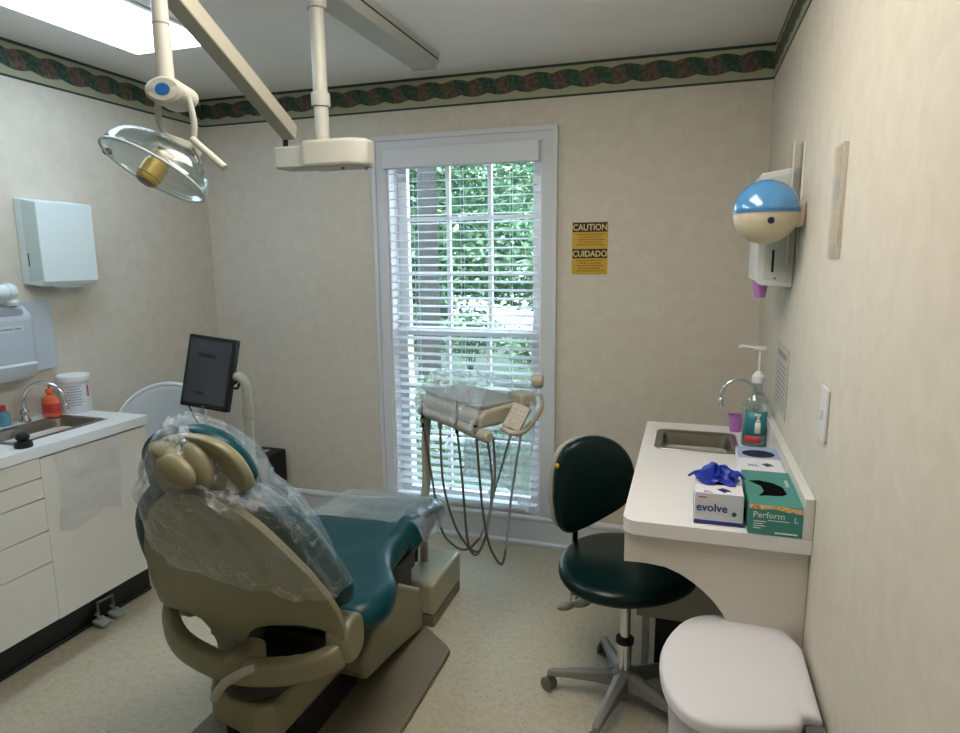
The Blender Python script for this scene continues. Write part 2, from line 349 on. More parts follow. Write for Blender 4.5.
# ---- dental lamp on its arm
dl = thing('dental_lamp', (-1.5, -1.24, 2.37), 'cream dental lamp with a clear bowl hanging on a jointed arm from the ceiling rail', 'dental lamp')
P0 = Vector((-1.497, -1.24, 0))
b = B(); b.lathe([(.0, 2.378), (.034, 2.378), (.034, 2.345), (.03, 2.335), (.0, 2.335)], (P0.x, P0.y, 0)); b.obj('trolley', CREAM, dl)
b = B(); b.cyl((P0.x, P0.y, 1.92), (P0.x, P0.y, 2.34), .0235); b.obj('pole', CREAM, dl)
b = B(); b.lathe([(0, 0), (.030, 0), (.031, .004), (.031, .04), (.0245, .046), (0, .046)], (P0.x, P0.y, 2.035)); b.obj('collar', CREAM, dl)
# pivot housing
hz0, hz1 = 1.838, 1.925
b = B(); b.prism([(-1.545, -1.295), (-1.375, -1.295), (-1.325, -1.26), (-1.325, -1.20), (-1.375, -1.165), (-1.545, -1.165), (-1.56, -1.185), (-1.56, -1.275)], 'xy', hz0, hz1); b.obj('pivot_housing', CREAM, dl, bevel=.012)
b = B(); b.box(-1.665, -1.545, -1.275, -1.185, hz0+.002, hz1-.012); b.obj('arm_knuckle', CREAM, dl, bevel=.008)
for (a_, c_) in ((-1.42, -1.25), (-1.35, -1.22)):
    b = B(); b.cyl((a_, c_, hz0-.008), (a_, c_, hz0+.01), .006, seg=12); b.obj('screw', GREYP, dl)
# spring arm: from knuckle up towards the lamp stem
A0 = at(290, 133, 'y', -1.26); A1 = at(158, -26, 'y', -1.93)
d = (A1-A0).normalized(); sd = d.cross(Vector((0, 0, 1))).normalized(); up = sd.cross(d)
M = Matrix((d, sd, up)).transposed().to_4x4(); M.translation = A0; Ln = (A1-A0).length
b = B(); b.box(0, Ln, -.024, .024, -.026, .026, M); b.obj('spring_arm', BEIGE2, dl, bevel=.004)
b = B(); b.cyl(A0+Vector((-.02, .0, -.075)), A0+Vector((-.02, .0, .0)), .009, seg=12); b.obj('arm_pin', BLACK, dl)
# lamp stem
S1 = at(166, 84, 'y', -1.93); S0 = Vector((S1.x+.0, S1.y, A1.z))
b = B(); b.cyl(S0, S1+Vector((0, 0, -.01)), .0175, .020); b.obj('stem', CREAM, dl)
b = B(); q = at(163, 24, 'y', -1.93); b.lathe([(.0165, -.0015), (.0195, -.0015), (.0195, .0015), (.0165, .0015)], (S1.x, S1.y, q.z)); b.obj('stem_ring', GREYP, dl)
hc = at(173, 95, 'y', -1.93); ax = Vector((-.25, .95, -.05)).normalized()
b = B(); o = hc-ax*.045
b.lathe([(0, 0), (.024, 0), (.030, .006), (.030, .078), (.023, .088), (0, .088)], o, ax, sx=1.5); hub = b.obj('hub', CREAM, dl)
# blue badge on the rounded end facing the room
fr = -ax
b = B(); b.lathe([(0, 0), (.0155, 0), (.0155, .0016), (0, .0016)], o+fr*.0002, fr, sx=1.1, sy=.85); b.obj('badge', mat('blue_badge', (.01, .11, .34), .35), dl)
# lamp head geometry
def px(x, y, Y=-1.93): return at(x, y, 'y', Y)
lc = px(154, 169, -1.95)
cx = (px(207, 190, -1.95)-px(101, 150, -1.95)).normalized()            # long axis, tipped down to the right
nn = (Vector((-.12, .46, .85))); nn = (nn-cx*nn.dot(cx)).normalized()    # bowl's closed side points up
cyv = nn.cross(cx)
def headpt(u, v, h): return lc+cx*u+cyv*v+nn*h
b = B(); R = []
for i in range(13):
    t = i/12; a = t*PI/2
    ru, rv, h = .137*math.sin(a+.02), .104*math.sin(a+.02), .080*math.cos(a)**.8
    if i == 0: ru, rv = .03, .022
    R.append([headpt(ru*math.cos(2*PI*k/40), rv*math.sin(2*PI*k/40), h-.006) for k in range(40)])
b.rings(R, cap=False)
b.obj('reflector_bowl', glassy('lamp_bowl', (.88, .92, .92), .03, .12, .32), dl, solid=.003, recalc=True)
b = B(); b.tube([headpt(.138*math.cos(2*PI*k/40), .105*math.sin(2*PI*k/40), -.006) for k in range(41)], .0032, 8, smooth=False); b.obj('bowl_rim', mat('pale_blue_rim', (.42, .52, .58), .3), dl)
b = B(); b.lathe([(0, -.05), (.022, -.05), (.026, -.044), (.026, -.036), (.028, -.034), (.028, .0), (.024, .004), (.024, .03), (0, .03)], lc+nn*.012+cyv*.0, nn); b.obj('bulb_holder', mat('brass_ring', (.36, .27, .09), .35, .3), dl)
b = B(); b.lathe([(0, -.053), (.0165, -.053), (.0165, -.049), (0, -.049)], lc+nn*.012, nn); b.obj('bulb_cap', GREYP, dl)
b = B(); b.lathe([(0, .036), (.020, .036), (.020, .052), (0, .052)], lc, nn); b.obj('bulb_socket', BLACK, dl)
b = B(); M = Matrix((cx, cyv, nn)).transposed().to_4x4(); M.translation = lc+nn*.074
b.box(-.035, .075, -.018, .018, -.004, .018, M); cb = b.obj('crossbar', CREAM, dl, bevel=.006)
for (u, side, sp_) in ((-.020, -1, (158, 100)), (.060, 1, (188, 96))):
    e = headpt(u, 0, .082); s_ = px(*sp_)
    mid = (e+s_)/2+RT*(.008*side)
    b = B(); b.tube([s_, mid, e], .0075, 10); b.obj('yoke_arm', CREAM, dl)
b = B(); e = headpt(.10, 0, .055); b.tube([headpt(.07, 0, .068), e, px(193, 148)], .003, 8); b.obj('handle_rod', CHROME, dl)
b = B(); b.cyl(px(192, 139), px(225, 168), .0085, seg=16); b.obj('handle', CREAM, dl, bevel=.002)
b = B(); b.ball(headpt(-.143, 0, 0), (.011, .011, .009), 14); b.obj('end_knob', GREYP, dl)
# ================================================================== LEFT SIDE: cabinet, worktop, sink
XC = -2.553
cb = thing('base_cabinet', (-2.78, -1.8, 0), 'off-white base cabinet with a black plinth standing along the left wall', 'cabinet')
Y0, Y1 = -3.1, -1.055
B().box(XL+.03, XC-.022, Y0, Y1, .188, .835).obj('carcass', CAB, cb, bevel=.002)
B().box(XL+.03, -2.695, Y0, Y1+.07, 0.001, .186).obj('plinth', BLACKB, cb)
B().box(-2.694, -2.684, Y0, Y1+.07, 0.001, .016).obj('plinth_toe', BLACKB, cb, bevel=.003)
def front(name, y0, y1, z0, z1): return B().box(XC-.020, XC, y0, y1, z0, z1).obj(name, CAB, cb, bevel=.0015)
zs = [.190, .4265, .5495, .677, .7555, .834]
for k in range(5):
    for (a0, a1) in ((-2.30, -1.548),):
        front('drawer_front', a0, a1, zs[k]+.002, zs[k+1]-.002)
front('door', -1.547, Y1, .190, .826)
front('side_door', -3.1, -2.304, .190, .834)
wt = B(); sx0, sx1, sy0, sy1 = -2.925, -2.655, -1.56, -1.145
wt.box(XL, sx0, Y0, Y1+.012, .836, .873); wt.box(sx1, XC+.006, Y0, Y1+.012, .836, .873)
wt.box(sx0, sx1, Y0, sy0, .836, .873); wt.box(sx0, sx1, sy1, Y1+.012, .836, .873)
tag(wt.obj('worktop', mat('pale_laminate', (.66, .70, .70), .3), bevel=0), 'pale worktop with a sink cut into it on the left cabinet', 'worktop')
def basin(nm, x0, x1, y0, y1, z, depth, label, drain=True):
    t = thing(nm, ((x0+x1)/2, (y0+y1)/2, z), label, 'sink')
    R = []
    for (dx, dz) in ((.014, .001), (.012, .0035), (-.002, .0035), (-.012, -.004), (-.018, -.03), (-.028, -depth+.02), (-.05, -depth)):
        R.append([(a, b_, z+dz) for a, b_ in rrect(x0-dx, x1+dx, y0-dx, y1+dx, .035, 5)])
    b = B(); b.rings(R, cap=False); b.bm.faces.new([b.bm.verts[i] for i in range(0)]) if False else None
    b.bm.verts.ensure_lookup_table(); n = len(R[0]); b.bm.faces.new([b.bm.verts[i] for i in range(len(b.bm.verts)-n, len(b.bm.verts))])
    b.obj('bowl', STEEL, t, recalc=True)
    b = B(); b.lathe([(0, 0), (.035, 0), (.038, .003), (.02, .004), (0, .002)], ((x0+x1)/2, (y0+y1)/2, z-depth+.001)); b.obj('drain', CHROME, t)
    return t
basin('sink', sx0+.016, sx1-.016, sy0+.016, sy1-.016, .873, .14, 'steel sink set into the worktop under the grey soap dispenser')
def gooseneck(o, p, hgt, reach, dirv, r, label, rb=.018):
    t = thing('faucet', p, label, 'tap'); p = Vector(p); dv = Vector(dirv).normalized(); R_ = reach/2
    pts = [p+Vector((0, 0, .02)), p+Vector((0, 0, hgt*.5)), p+Vector((0, 0, hgt-R_))]
    for k in range(1, 9):
        a = PI*k/8; pts.append(p+Vector((0, 0, hgt-R_))+dv*(R_-R_*math.cos(a))+Vector((0, 0, R_*math.sin(a))))
    pts.append(pts[-1]+Vector((0, 0, -.02)))
    b = B(); b.tube(pts, r, 12, n=3); b.obj('spout', CHROME, t)
    b = B(); b.lathe([(0, -.022), (r*1.5, -.022), (r*1.6, .006), (r*1.1, .012), (0, .012)], pts[-1]); b.obj('aerator', CHROME, t)
    b = B(); b.lathe([(0, 0), (rb*1.3, 0), (rb*1.3, .006), (rb*.9, .012), (rb*.7, .03), (rb*.95, .036), (rb*.95, .05), (rb*.5, .058), (0, .058)], p); b.obj('base', CHROME, t)
    return t
gooseneck('faucet', (-2.955, -1.285, .8735), .165, .165, (.75, .35, 0), .0075, 'chrome gooseneck tap beside the orange soap bottle')
# things on the left worktop
ORANGE = mat('orange_soap', (.78, .16, .06), .2, spec=.6); CLEARP = glassy('clear_bottle', (.86, .92, .92), .08, .1)
def lathe_thing(nm, loc, label, cat): return thing(nm, loc, label, cat)
p = Vector((-2.935, -1.180, .8735)); t = thing('soap_bottle', p, 'small bottle of orange hand soap behind the left sink', 'bottle')
b = B(); b.lathe([(0, 0), (.036, 0), (.040, .006), (.040, .07), (.034, .085), (.014, .095), (.012, .105), (0, .105)], p, sy=.72); b.obj('body', ORANGE, t)
b = B(); b.lathe([(0, .105), (.015, .105), (.015, .122), (.005, .124), (.005, .145), (0, .145)], p); b.obj('pump_collar', ORANGE, t)
b = B(); b.tube([p+Vector((0, 0, .145)), p+Vector((.02, -.005, .148)), p+Vector((.045, -.01, .14))], .006, 8); b.obj('pump_nozzle', ORANGE, t)
b = B(); b.lathe([(.0403, .02), (.0408, .02), (.0408, .06), (.0403, .06)], p, sy=.72); b.obj('bottle_label', mat('red_label', (.55, .05, .04), .4), t)
p = Vector((-2.925, -1.070, .8735)); t = thing('wipes_tub', p, 'big white tub of wipes with blue and red print on the left worktop', 'tub')
b = B(); b.lathe([(0, 0), (.062, 0), (.064, .004), (.060, .14), (.062, .141), (0, .141)], p); b.obj('tub_body', mat('white_tub', (.66, .70, .72), .35), t)
b = B(); b.lathe([(0, .141), (.066, .141), (.067, .146), (.066, .163), (.062, .167), (.0, .167)], p); b.obj('lid', mat('white_lid', (.72, .75, .76), .35), t)
lt = mat('print_blue_grey', (.22, .27, .40), .5); rd = mat('print_red', (.55, .08, .10), .5)
dv = (Vector(CAM)-p); dv.z = 0; dv.normalize(); sdv = Vector((-dv.y, dv.x, 0))
b = B()
for k in range(8):
    z_ = .035+k*.012; wd = .030 if k % 3 else .022
    for s_ in range(8):
        a0 = -wd/.063+2*wd/.063*s_/8; a1 = a0+2*wd/.063/8*.8
        q = [p+dv*.0638*math.cos(a)+sdv*.0638*math.sin(a) for a in (a0, a1)]
        b.bm.faces.new([b.bm.verts.new(v) for v in (q[0]+Vector((0, 0, z_)), q[1]+Vector((0, 0, z_)), q[1]+Vector((0, 0, z_+.004)), q[0]+Vector((0, 0, z_+.004)))])
b.obj('printed_lines', lt, t, solid=.0004, smooth=False)
b = B(); a0, a1 = .85, 1.0
q = [p+dv*.0640*math.cos(a)+sdv*.0640*math.sin(a) for a in (a0, a1)]
b.bm.faces.new([b.bm.verts.new(v) for v in (q[0]+Vector((0, 0, .07)), q[1]+Vector((0, 0, .07)), q[1]+Vector((0, 0, .12)), q[0]+Vector((0, 0, .12)))])
b.obj('red_mark', rd, t, solid=.0004, smooth=False)
p = Vector((-2.975, -1.36, .8735)); t = thing('blue_bottle', p, 'little clear bottle of blue liquid with a red cap left of the tap', 'bottle')
b = B(); b.lathe([(0, 0), (.022, 0), (.024, .004), (.024, .05), (.012, .062), (0, .062)], p); b.obj('body', mat('blue_liquid', (.10, .30, .42), .2), t)
b = B(); b.lathe([(0, .062), (.012, .062), (.012, .085), (0, .085)], p); b.obj('cap', mat('red_cap', (.5, .04, .06), .4), t)
p = Vector((-2.90, -1.50, .8735)); t = thing('spray_bottle', p, 'white bottle at the very edge of the left worktop beside the tap', 'bottle')
p = Vector((-2.965, -1.44, .8735)); t.location = p
b = B(); b.lathe([(0, 0), (.032, 0), (.034, .004), (.034, .10), (.014, .14), (.012, .15), (0, .15)], p); b.obj('body', WHITE, t)
b = B(); b.lathe([(0, .15), (.016, .15), (.015, .175), (.0, .175)], p); b.obj('cap', WHITE, t)
p = Vector((-2.60, -1.565, .8735)); t = thing('sink_stopper', p, 'black rubber sink stopper lying on the left worktop by the sink', 'stopper')
b = B(); b.lathe([(0, 0), (.028, 0), (.030, .004), (.028, .02), (.016, .026), (0, .026)], p); b.obj('plug', BLACK, t)
b = B(); b.lathe([(0, .026), (.015, .026), (.022, .032), (.022, .042), (.016, .05), (0, .05)], p); b.obj('grip', BLACK, t)
# foot pedals
t = thing('foot_pedal', (-2.66, -1.25, 0), 'pair of grey foot pedals in front of the black plinth', 'foot pedal')
b = B()
pA, pB_ = at(97, 603, 'x', -2.679), at(112, 595, 'x', -2.679)
b.tube([pA+Vector((.0, 0, -.05)), pA, pB_, pB_+Vector((0, 0, -.05))], .006, 8, smooth=False); b.obj('bracket', GREYP, t)
for yy in (-1.30, -1.225):
    b = B(); M = Matrix.Translation((-2.640, yy, .022)) @ Matrix.Rotation(math.radians(12), 4, 'Y'); b.box(-.030, .030, -.026, .026, -.006, .006, M); b.obj('pedal', mat('pedal_grey', (.26, .30, .30), .4), t, bevel=.004)
    b = B(); b.tube([(-2.675, yy, .05), (-2.66, yy, .045), (-2.65, yy, .03)], .006, 8); b.obj('pedal_arm', GREYP, t)
# clear bag hung on the cabinet door
def bagf(u, v):
    y = -1.50+.285*u; z = .832-.30*v-.02*math.sin(u*7)*v
    x = XC+.0005+.012*min(1, v*6)*(1+noise.noise(Vector((u*5, v*6, 1.3))))+.008*math.sin(u*9+v*3)*v
    return (x, y+.01*math.sin(v*5), z)
b = B(); b.grid(bagf, 28, 28); t = b.obj('clear_bag', film('clear_bag_film', (.97, .96, .95), .07, .22, .14, .07), solid=0)
tag(t, 'clear plastic bag hanging from the seam on the left cabinet front', 'plastic bag')
# wall dispensers, left
t = thing('towel_dispenser', (-2.95, -.97, 1.45), 'white metal paper towel dispenser on the left wall', 'towel dispenser')
PALE = mat('pale_blue_white', (.62, .72, .72), .35)
y0, y1, z0, z1 = -1.175, -.905, 1.435, 1.805; xf = -2.895
b = B(); b.prism([(XL+.001, z0+.01), (XL+.001, z1), (xf, z1-.018), (xf, z0+.02), (xf-.015, z0)], 'xz', y0, y1); b.obj('case', PALE, t, bevel=.005)
b = B(); b.prism([(XL+.045, z0+.02), (XL+.045, z1-.01), (xf+.002, z1-.025), (xf+.002, z0+.03)], 'xz', y0-.002, y0+.0005); b.obj('side_panel', mat('pale_side_panel', (.50, .60, .60), .4), t)
B().box(-2.965, -2.960, y0-.0032, y0-.0018, 1.52, 1.575).obj('level_slot', BLACK, t, smooth=False)
b = B(); b.prism([(y0+.06, z0-.003), (y0+.09, z0-.010), (y1-.09, z0-.010), (y1-.06, z0-.003), (y1-.06, z0+.012), (y0+.06, z0+.012)], 'yz', -2.99, -2.92); b.obj('towel_lip', WHITE, t)
t = thing('soap_dispenser', (-2.95, -1.22, 1.08), 'grey wall soap dispenser with a push bar above the left sink', 'soap dispenser')
GD = mat('grey_dispenser', (.40, .46, .52), .4)
q = [at(0, 295, 'x', XL), at(44, 297, 'x', XL), at(58, 365, 'x', XL), at(0, 378, 'x', XL)]
yb0, yb1 = -1.42, -1.075
b = B(); b.prism(rrect(yb0, yb1, 1.07, 1.375, .03), 'yz', XL+.001, XL+.022); b.obj('backplate', mat('light_grey_plate', (.44, .50, .55), .4), t, bevel=.005)
xf2 = -2.90
b = B(); b.prism([(XL+.02, 1.09), (XL+.02, 1.365), (xf2-.04, 1.36), (xf2, 1.32), (xf2, 1.12), (xf2-.03, 1.09)], 'xz', -1.44, -1.235); b.obj('case', GD, t, bevel=.016, seg=4)
b = B(); b.prism([(XL+.03, 1.06), (XL+.03, 1.095), (xf2-.012, 1.135), (xf2+.014, 1.125), (xf2-.0, 1.085), (xf2-.03, 1.06)], 'xz', -1.43, -1.245); b.obj('push_bar', mat('push_bar_grey', (.52, .58, .62), .35), t, bevel=.006)
b = B(); b.prism(rrect(-1.40, -1.275, 1.325, 1.350, .011), 'yz', xf2-.02, xf2-.004); b.obj('window_slot', mat('slot_grey', (.26, .29, .31), .4), t)
b = B(); b.prism(rrect(-1.39, -1.285, 1.262, 1.284, .004), 'yz', xf2-.002, xf2+.0012); bd = b.obj('name_badge', mat('badge_silver', (.5, .55, .58), .4), t)
text('lettering', 'Kimberly-Clark', mat('print_dark_grey', (.06, .07, .08), .5), bd, (xf2+.0014, -1.386, 1.268), (0, 1, 0), (0, 0, 1), .0145)
t = thing('sanitizer_arm', (-2.95, -1.30, 1.38), 'white round wall fitting between the towel box and the grey soap dispenser', 'wall fitting')
b = B(); b.cyl((XL+.001, -1.30, 1.42), (-2.955, -1.30, 1.42), .02); b.obj('wall_mount', PALE, t)
b = B(); b.lathe([(0, 0), (.026, 0), (.030, .005), (.030, .12), (.034, .123), (.034, .145), (.028, .155), (0, .155)], (-2.93, -1.44, 1.42), (0, 1, 0)); b.obj('cylinder', PALE, t)
b = B(); b.lathe([(0, 0), (.022, 0), (.028, .012), (.02, .026), (0, .03)], (-2.93, -1.30, 1.366)); b.obj('dispensing_head', PALE, t)
# ================================================================== WHITE CHAIR BEHIND CABINET
t = thing('tub_chair', (-2.715, -.82, 0), 'white plastic chair with a rounded back in the corner past the left cabinet', 'chair')
WP = mat('white_chair_plastic', (.60, .66, .68), .4)
cxh, cyh = -2.715, -.82
def shellf(u, v):
    a = math.radians(-20+220*u); zt = .50+.44*(math.sin(max(0, min(1, (u*1.0)))*PI)**.62)
    r = .25+.02*v; 
    return (cxh+r*math.cos(a)*1.0, cyh+r*.48*math.sin(a)-.02, .44+(zt-.44)*v)
b = B(); b.grid(shellf, 40, 14); sh = b.obj('back_shell', WP, t, solid=.012, bevel=0)
b = B(); b.tube([Vector(shellf(k/40, 1)) for k in range(41)], .011, 8, smooth=False); b.obj('rim', mat('white_rim', (.72, .77, .78), .35), t)
b = B(); b.lathe([(0, .43), (.195, .43), (.205, .445), (.195, .458), (.1, .452), (0, .45)], (cxh, cyh-.02, 0), sy=.6); b.obj('seat', WP, t)
for (dx, dy) in ((-.16, -.09), (.16, -.09), (-.16, .07), (.16, .07)):
    b = B(); b.cyl((cxh+dx*1.25, cyh+dy*1.2, .001), (cxh+dx, cyh+dy, .435), .012, .016, 12); b.obj('leg', CHROME, t)
# ================================================================== MONITOR
t = thing('monitor', (-2.2, -.8, 0), 'black upright monitor on a beige pole between the left cabinet and the window', 'monitor')
c4 = [at(190, 334, 'y', -.80), at(239, 340, 'y', -.79), at(225, 413, 'y', -.86), at(180, 404, 'y', -.87)]
ctr = sum(c4, Vector())/4; xr_ = ((c4[1]-c4[0])+(c4[2]-c4[3])).normalized(); yu = ((c4[0]-c4[3])+(c4[1]-c4[2])); yu = (yu-xr_*yu.dot(xr_)).normalized(); nz = xr_.cross(yu)
wd = ((c4[1]-c4[0]).length+(c4[2]-c4[3]).length)/4; hg = ((c4[0]-c4[3]).length+(c4[1]-c4[2]).length)/4
M = Matrix((xr_, yu, nz)).transposed().to_4x4(); M.translation = ctr
b = B(); b.box(-wd, wd, -hg, hg, -.03, .004, M); b.obj('casing', BLACK, t, bevel=.006)
b = B(); b.box(-wd+.016, wd-.016, -hg+.022, hg-.016, .0042, .0052, M); scr = b.obj('screen', mat('dark_screen', (.030, .036, .042), .22, spec=.6), t, smooth=False)
sg = mat('screen_grey', (.012, .014, .017), .5)
for q in ((-wd*.48, wd*.28, hg*.40, hg*.52), (-wd*.50, -wd*.06, -hg*.62, -hg*.54)):
    b = B(); b.box(*q, .0054, .0058, M); b.obj('text_bar', sg, scr, smooth=False)
b = B(); b.box(-.008, .008, -hg+.007, -hg+.012, .004, .0048, M); b.obj('badge', GREYP, t, smooth=False)
pc = Vector((-2.215, -.80, 0)); top = at(241, 383, 'y', -.80)
b = B(); b.tube([(pc.x, pc.y, .02), (pc.x, pc.y, .5), (pc.x, pc.y, .92), (pc.x-.004, pc.y, .985), (pc.x-.035, pc.y, 1.015), (pc.x-.06, pc.y, 1.012)], .021, 14); b.obj('pole', BEIGE2, t)
b = B(); b.lathe([(0, 0), (.0235, 0), (.0235, .004), (0, .004)], (pc.x, pc.y, .82)); b.obj('pole_joint', GREYP, t)
b = B(); b.lathe([(0, 0), (.025, 0), (.025, .05), (0, .05)], (pc.x, pc.y, .83)); b.obj('pole_sleeve', BEIGE2, t, bevel=.002)
b = B(); b.lathe([(0, .0), (.15, .0), (.15, .015), (.04, .03), (0, .03)], (pc.x, pc.y, .001)); b.obj('foot', BEIGE2, t)
b = B(); b.tube([(pc.x-.045, pc.y, 1.012), (pc.x-.07, pc.y+.01, .98), ctr+xr_*wd*.7-nz*.032], .008, 8)
b.tube([(pc.x-.03, pc.y, .995), (pc.x-.06, pc.y+.01, .955), ctr+xr_*wd*.7-nz*.032-yu*.04], .006, 8); b.obj('bracket', BLACK, t)
b = B(); e0 = at(188, 404, 'y', -.82); b.tube([e0, at(196, 420, 'y', -.84), at(206, 440, 'y', -.86), at(208, 470, 'y', -.84), Vector((pc.x-.01, pc.y-.025, .30))], .0035, 6); b.obj('cable', BLACK, t)
# ---- black box by the back wall
t = thing('computer_tower', (-2.84, -.2, 0), 'black boxy unit on the floor against the back wall behind the monitor pole', 'computer')
b = B(); b.box(-3.0, -2.565, -.24, -.035, .012, .425); b.obj('case', BLACK, t, bevel=.006)
b = B(); b.box(-2.98, -2.59, -.247, -.241, .03, .40); b.obj('front_panel', mat('black_front', (.02, .02, .022), .35), t, bevel=.002)
b = B(); b.prism(rrect(-2.66, -2.62, -.15, -.10, .006), 'xy', .4255, .431); b.obj('top_port', CHROME, t)
for dx in (-2.95, -2.66):
    b = B(); b.box(dx-.02, dx+.02, -.22, -.06, .001, .013); b.obj('foot', BLACK, t)
# ================================================================== DENTAL CHAIR
ch = thing('dental_chair', (-1.48, -1.5, 0), 'teal and beige dental chair facing the window', 'dental chair')
# base plate with clipped corners
b = B(); b.prism([(-1.80, -2.05), (-1.20, -2.05), (-1.147, -1.98), (-1.147, -1.055), (-1.165, -1.035), (-1.31, -.925), (-1.80, -.925)], 'xy', .001, .026); b.obj('base_plate', TAUPE, ch, bevel=.008)
# pump body at the rear
b = B(); b.prism([(-1.655, -1.77), (-1.63, -1.81), (-1.43, -1.855), (-1.385, -1.83), (-1.36, -1.30), (-1.655, -1.30)], 'xy', .165, .285); b.obj('pump_body', BEIGE, ch, bevel=.02, seg=4)
b = B(); b.box(-1.66, -1.40, -1.72, -1.32, .026, .165); b.obj('pump_frame', BLACKB, ch)
# lift arm cover, side outline
q = [at(*p_, 'x', -1.30) for p_ in ((399, 583), (421, 588), (424, 603), (424, 628), (395, 654), (368, 681), (363, 672), (366, 656), (374, 638), (386, 608))]
b = B(); b.prism([(v.y, max(v.z, .028)) for v in q][::-1], 'yz', -1.66, -1.30); b.obj('lift_cover', BEIGE, ch, bevel=.018, seg=4)
b = B(); b.box(-1.62, -1.34, -1.45, -.98, .10, .34); b.obj('lift_frame', BLACKB, ch)
# swivel + U-shaped bracket under the back, carrying the arms
b = B(); b.lathe([(0, 0), (.10, 0), (.11, .01), (.11, .03), (.09, .075), (0, .075)], (-1.50, -1.74, .285)); b.obj('swivel', BLACKB, ch)
BR = [(-1.80, -1.66, .555), (-1.815, -1.72, .50), (-1.79, -1.77, .445), (-1.69, -1.82, .405), (-1.50, -1.85, .392), (-1.34, -1.82, .400), (-1.25, -1.77, .415), (-1.225, -1.72, .43)]
def sweep(P_, sizes, n_=6, e_=4):
    P_ = spline(P_, n_); R_ = []
    for i, p_ in enumerate(P_):
        t_ = (P_[min(i+1, len(P_)-1)]-P_[max(i-1, 0)]).normalized(); k = i/(len(P_)-1)*(len(sizes)-1); j_ = min(int(k), len(sizes)-2)
        w_, h_ = [a_+(b__-a_)*(k-j_) for a_, b__ in zip(sizes[j_], sizes[j_+1])]
        out_ = Vector((p_.x+1.5, p_.y+1.45, 0)).normalized(); sd_ = (out_-t_*out_.dot(t_)).normalized(); up_ = sd_.cross(t_)
        R_.append([p_+sd_*w_*(abs(math.cos(a_))**(2/e_))*(1 if math.cos(a_) > 0 else -1)+up_*h_*(abs(math.sin(a_))**(2/e_))*(1 if math.sin(a_) > 0 else -1) for a_ in [2*PI*q_/20 for q_ in range(20)]])
    return B().rings(R_)
sweep(BR, [(.022, .030), (.024, .036), (.026, .036), (.028, .036), (.028, .036), (.028, .036), (.028, .036), (.028, .036)]).obj('arm_bracket', BEIGE, ch, angle=60)
b = B(); b.prism(rrect(-1.755, -1.645, .385, .525, .05), 'yz', -1.265, -1.190); b.obj('arm_hinge', BEIGE, ch, bevel=.015, seg=4)
b = B(); b.prism(rrect(-1.70, -1.58, .40, .570, .035), 'yz', -1.855, -1.79); b.obj('arm_hinge', BEIGE, ch, bevel=.015, seg=4)
b = B(); b.box(-1.525, -1.455, -1.875, -1.75, .36, .44); b.obj('back_pivot', BEIGE, ch, bevel=.02, seg=3)
b = B(); b.tube([at(256, 668, 'y', -1.88), at(240, 674, 'y', -1.90), at(224, 684, 'y', -1.91), at(214, 698, 'y', -1.90)], .013, 10); b.obj('recline_lever', BEIGE2, ch)
# seat cushion: outline from above
seat = [(-1.80, -1.56), (-1.76, -1.64), (-1.50, -1.665), (-1.27, -1.645), (-1.195, -1.615), (-1.165, -1.53), (-1.185, -1.43), (-1.25, -1.33), (-1.295, -1.22), (-1.31, -1.05), (-1.40, -.96), (-1.62, -.985), (-1.70, -.99), (-1.80, -1.02), (-1.835, -1.10), (-1.80, -1.25), (-1.81, -1.45)]
sp = spline([(x, y, 0) for x, y in seat+seat[:1]], 5)[:-1]
def cushion(name, pts, zt, zb, m, parent, rr=.04, dome=.0, dfun=None):
    """stack of shrinking rings = soft edged pad"""
    c = sum((Vector(p) for p in pts), Vector())/len(pts); R = []
    for k in range(9):
        a = -PI/2+PI*k/8; ins = rr*(1-math.cos(a)); z = (zt+zb)/2+math.sin(a)*(zt-zb)/2
        R.append([Vector((c.x+(p.x-c.x)*(1-ins/.35), c.y+(p.y-c.y)*(1-ins/.35), z+(dfun(p.x, p.y) if dfun else 0))) for p in pts])
    for s_ in (.75, .5, .25, .02):
        R.append([Vector((c.x+(p.x-c.x)*s_*.88, c.y+(p.y-c.y)*s_*.88, zt+dome*(1-s_)+(dfun(c.x+(p.x-c.x)*s_, c.y+(p.y-c.y)*s_) if dfun else 0))) for p in pts])
    b = B(); b.rings(R); return b.obj(name, m, parent, angle=60)
cushion('seat_cushion', sp, .505, .40, TEAL, ch, .045, -.012, lambda x, y: 0)
lg = spline([(x, y, 0) for x, y in [(-1.70, -1.03), (-1.68, -.78), (-1.62, -.70), (-1.50, -.69), (-1.38, -.70), (-1.31, -.77), (-1.295, -.90), (-1.30, -1.06), (-1.5, -1.08), (-1.70, -1.03)]], 5)[:-1]
cushion('leg_rest', lg, .475, .395, TEAL, ch, .05, -.004)
b = B(); b.box(-1.75, -1.30, -1.66, -1.02, .335, .405); b.obj('seat_frame', BLACKB, ch, bevel=.01)
b = B(); b.tube([(-1.33, -1.30, .435), (-1.345, -1.10, .462), (-1.345, -.95, .475), (-1.335, -.76, .462), (-1.34, -.715, .45)], .048, 16); b.obj('side_bolster', TEAL, ch)
b = B(); b.cyl((-1.312, -.99, .34), (-1.308, -.99, .40), .008, seg=8); b.obj('adjust_knob', BLACK, ch)
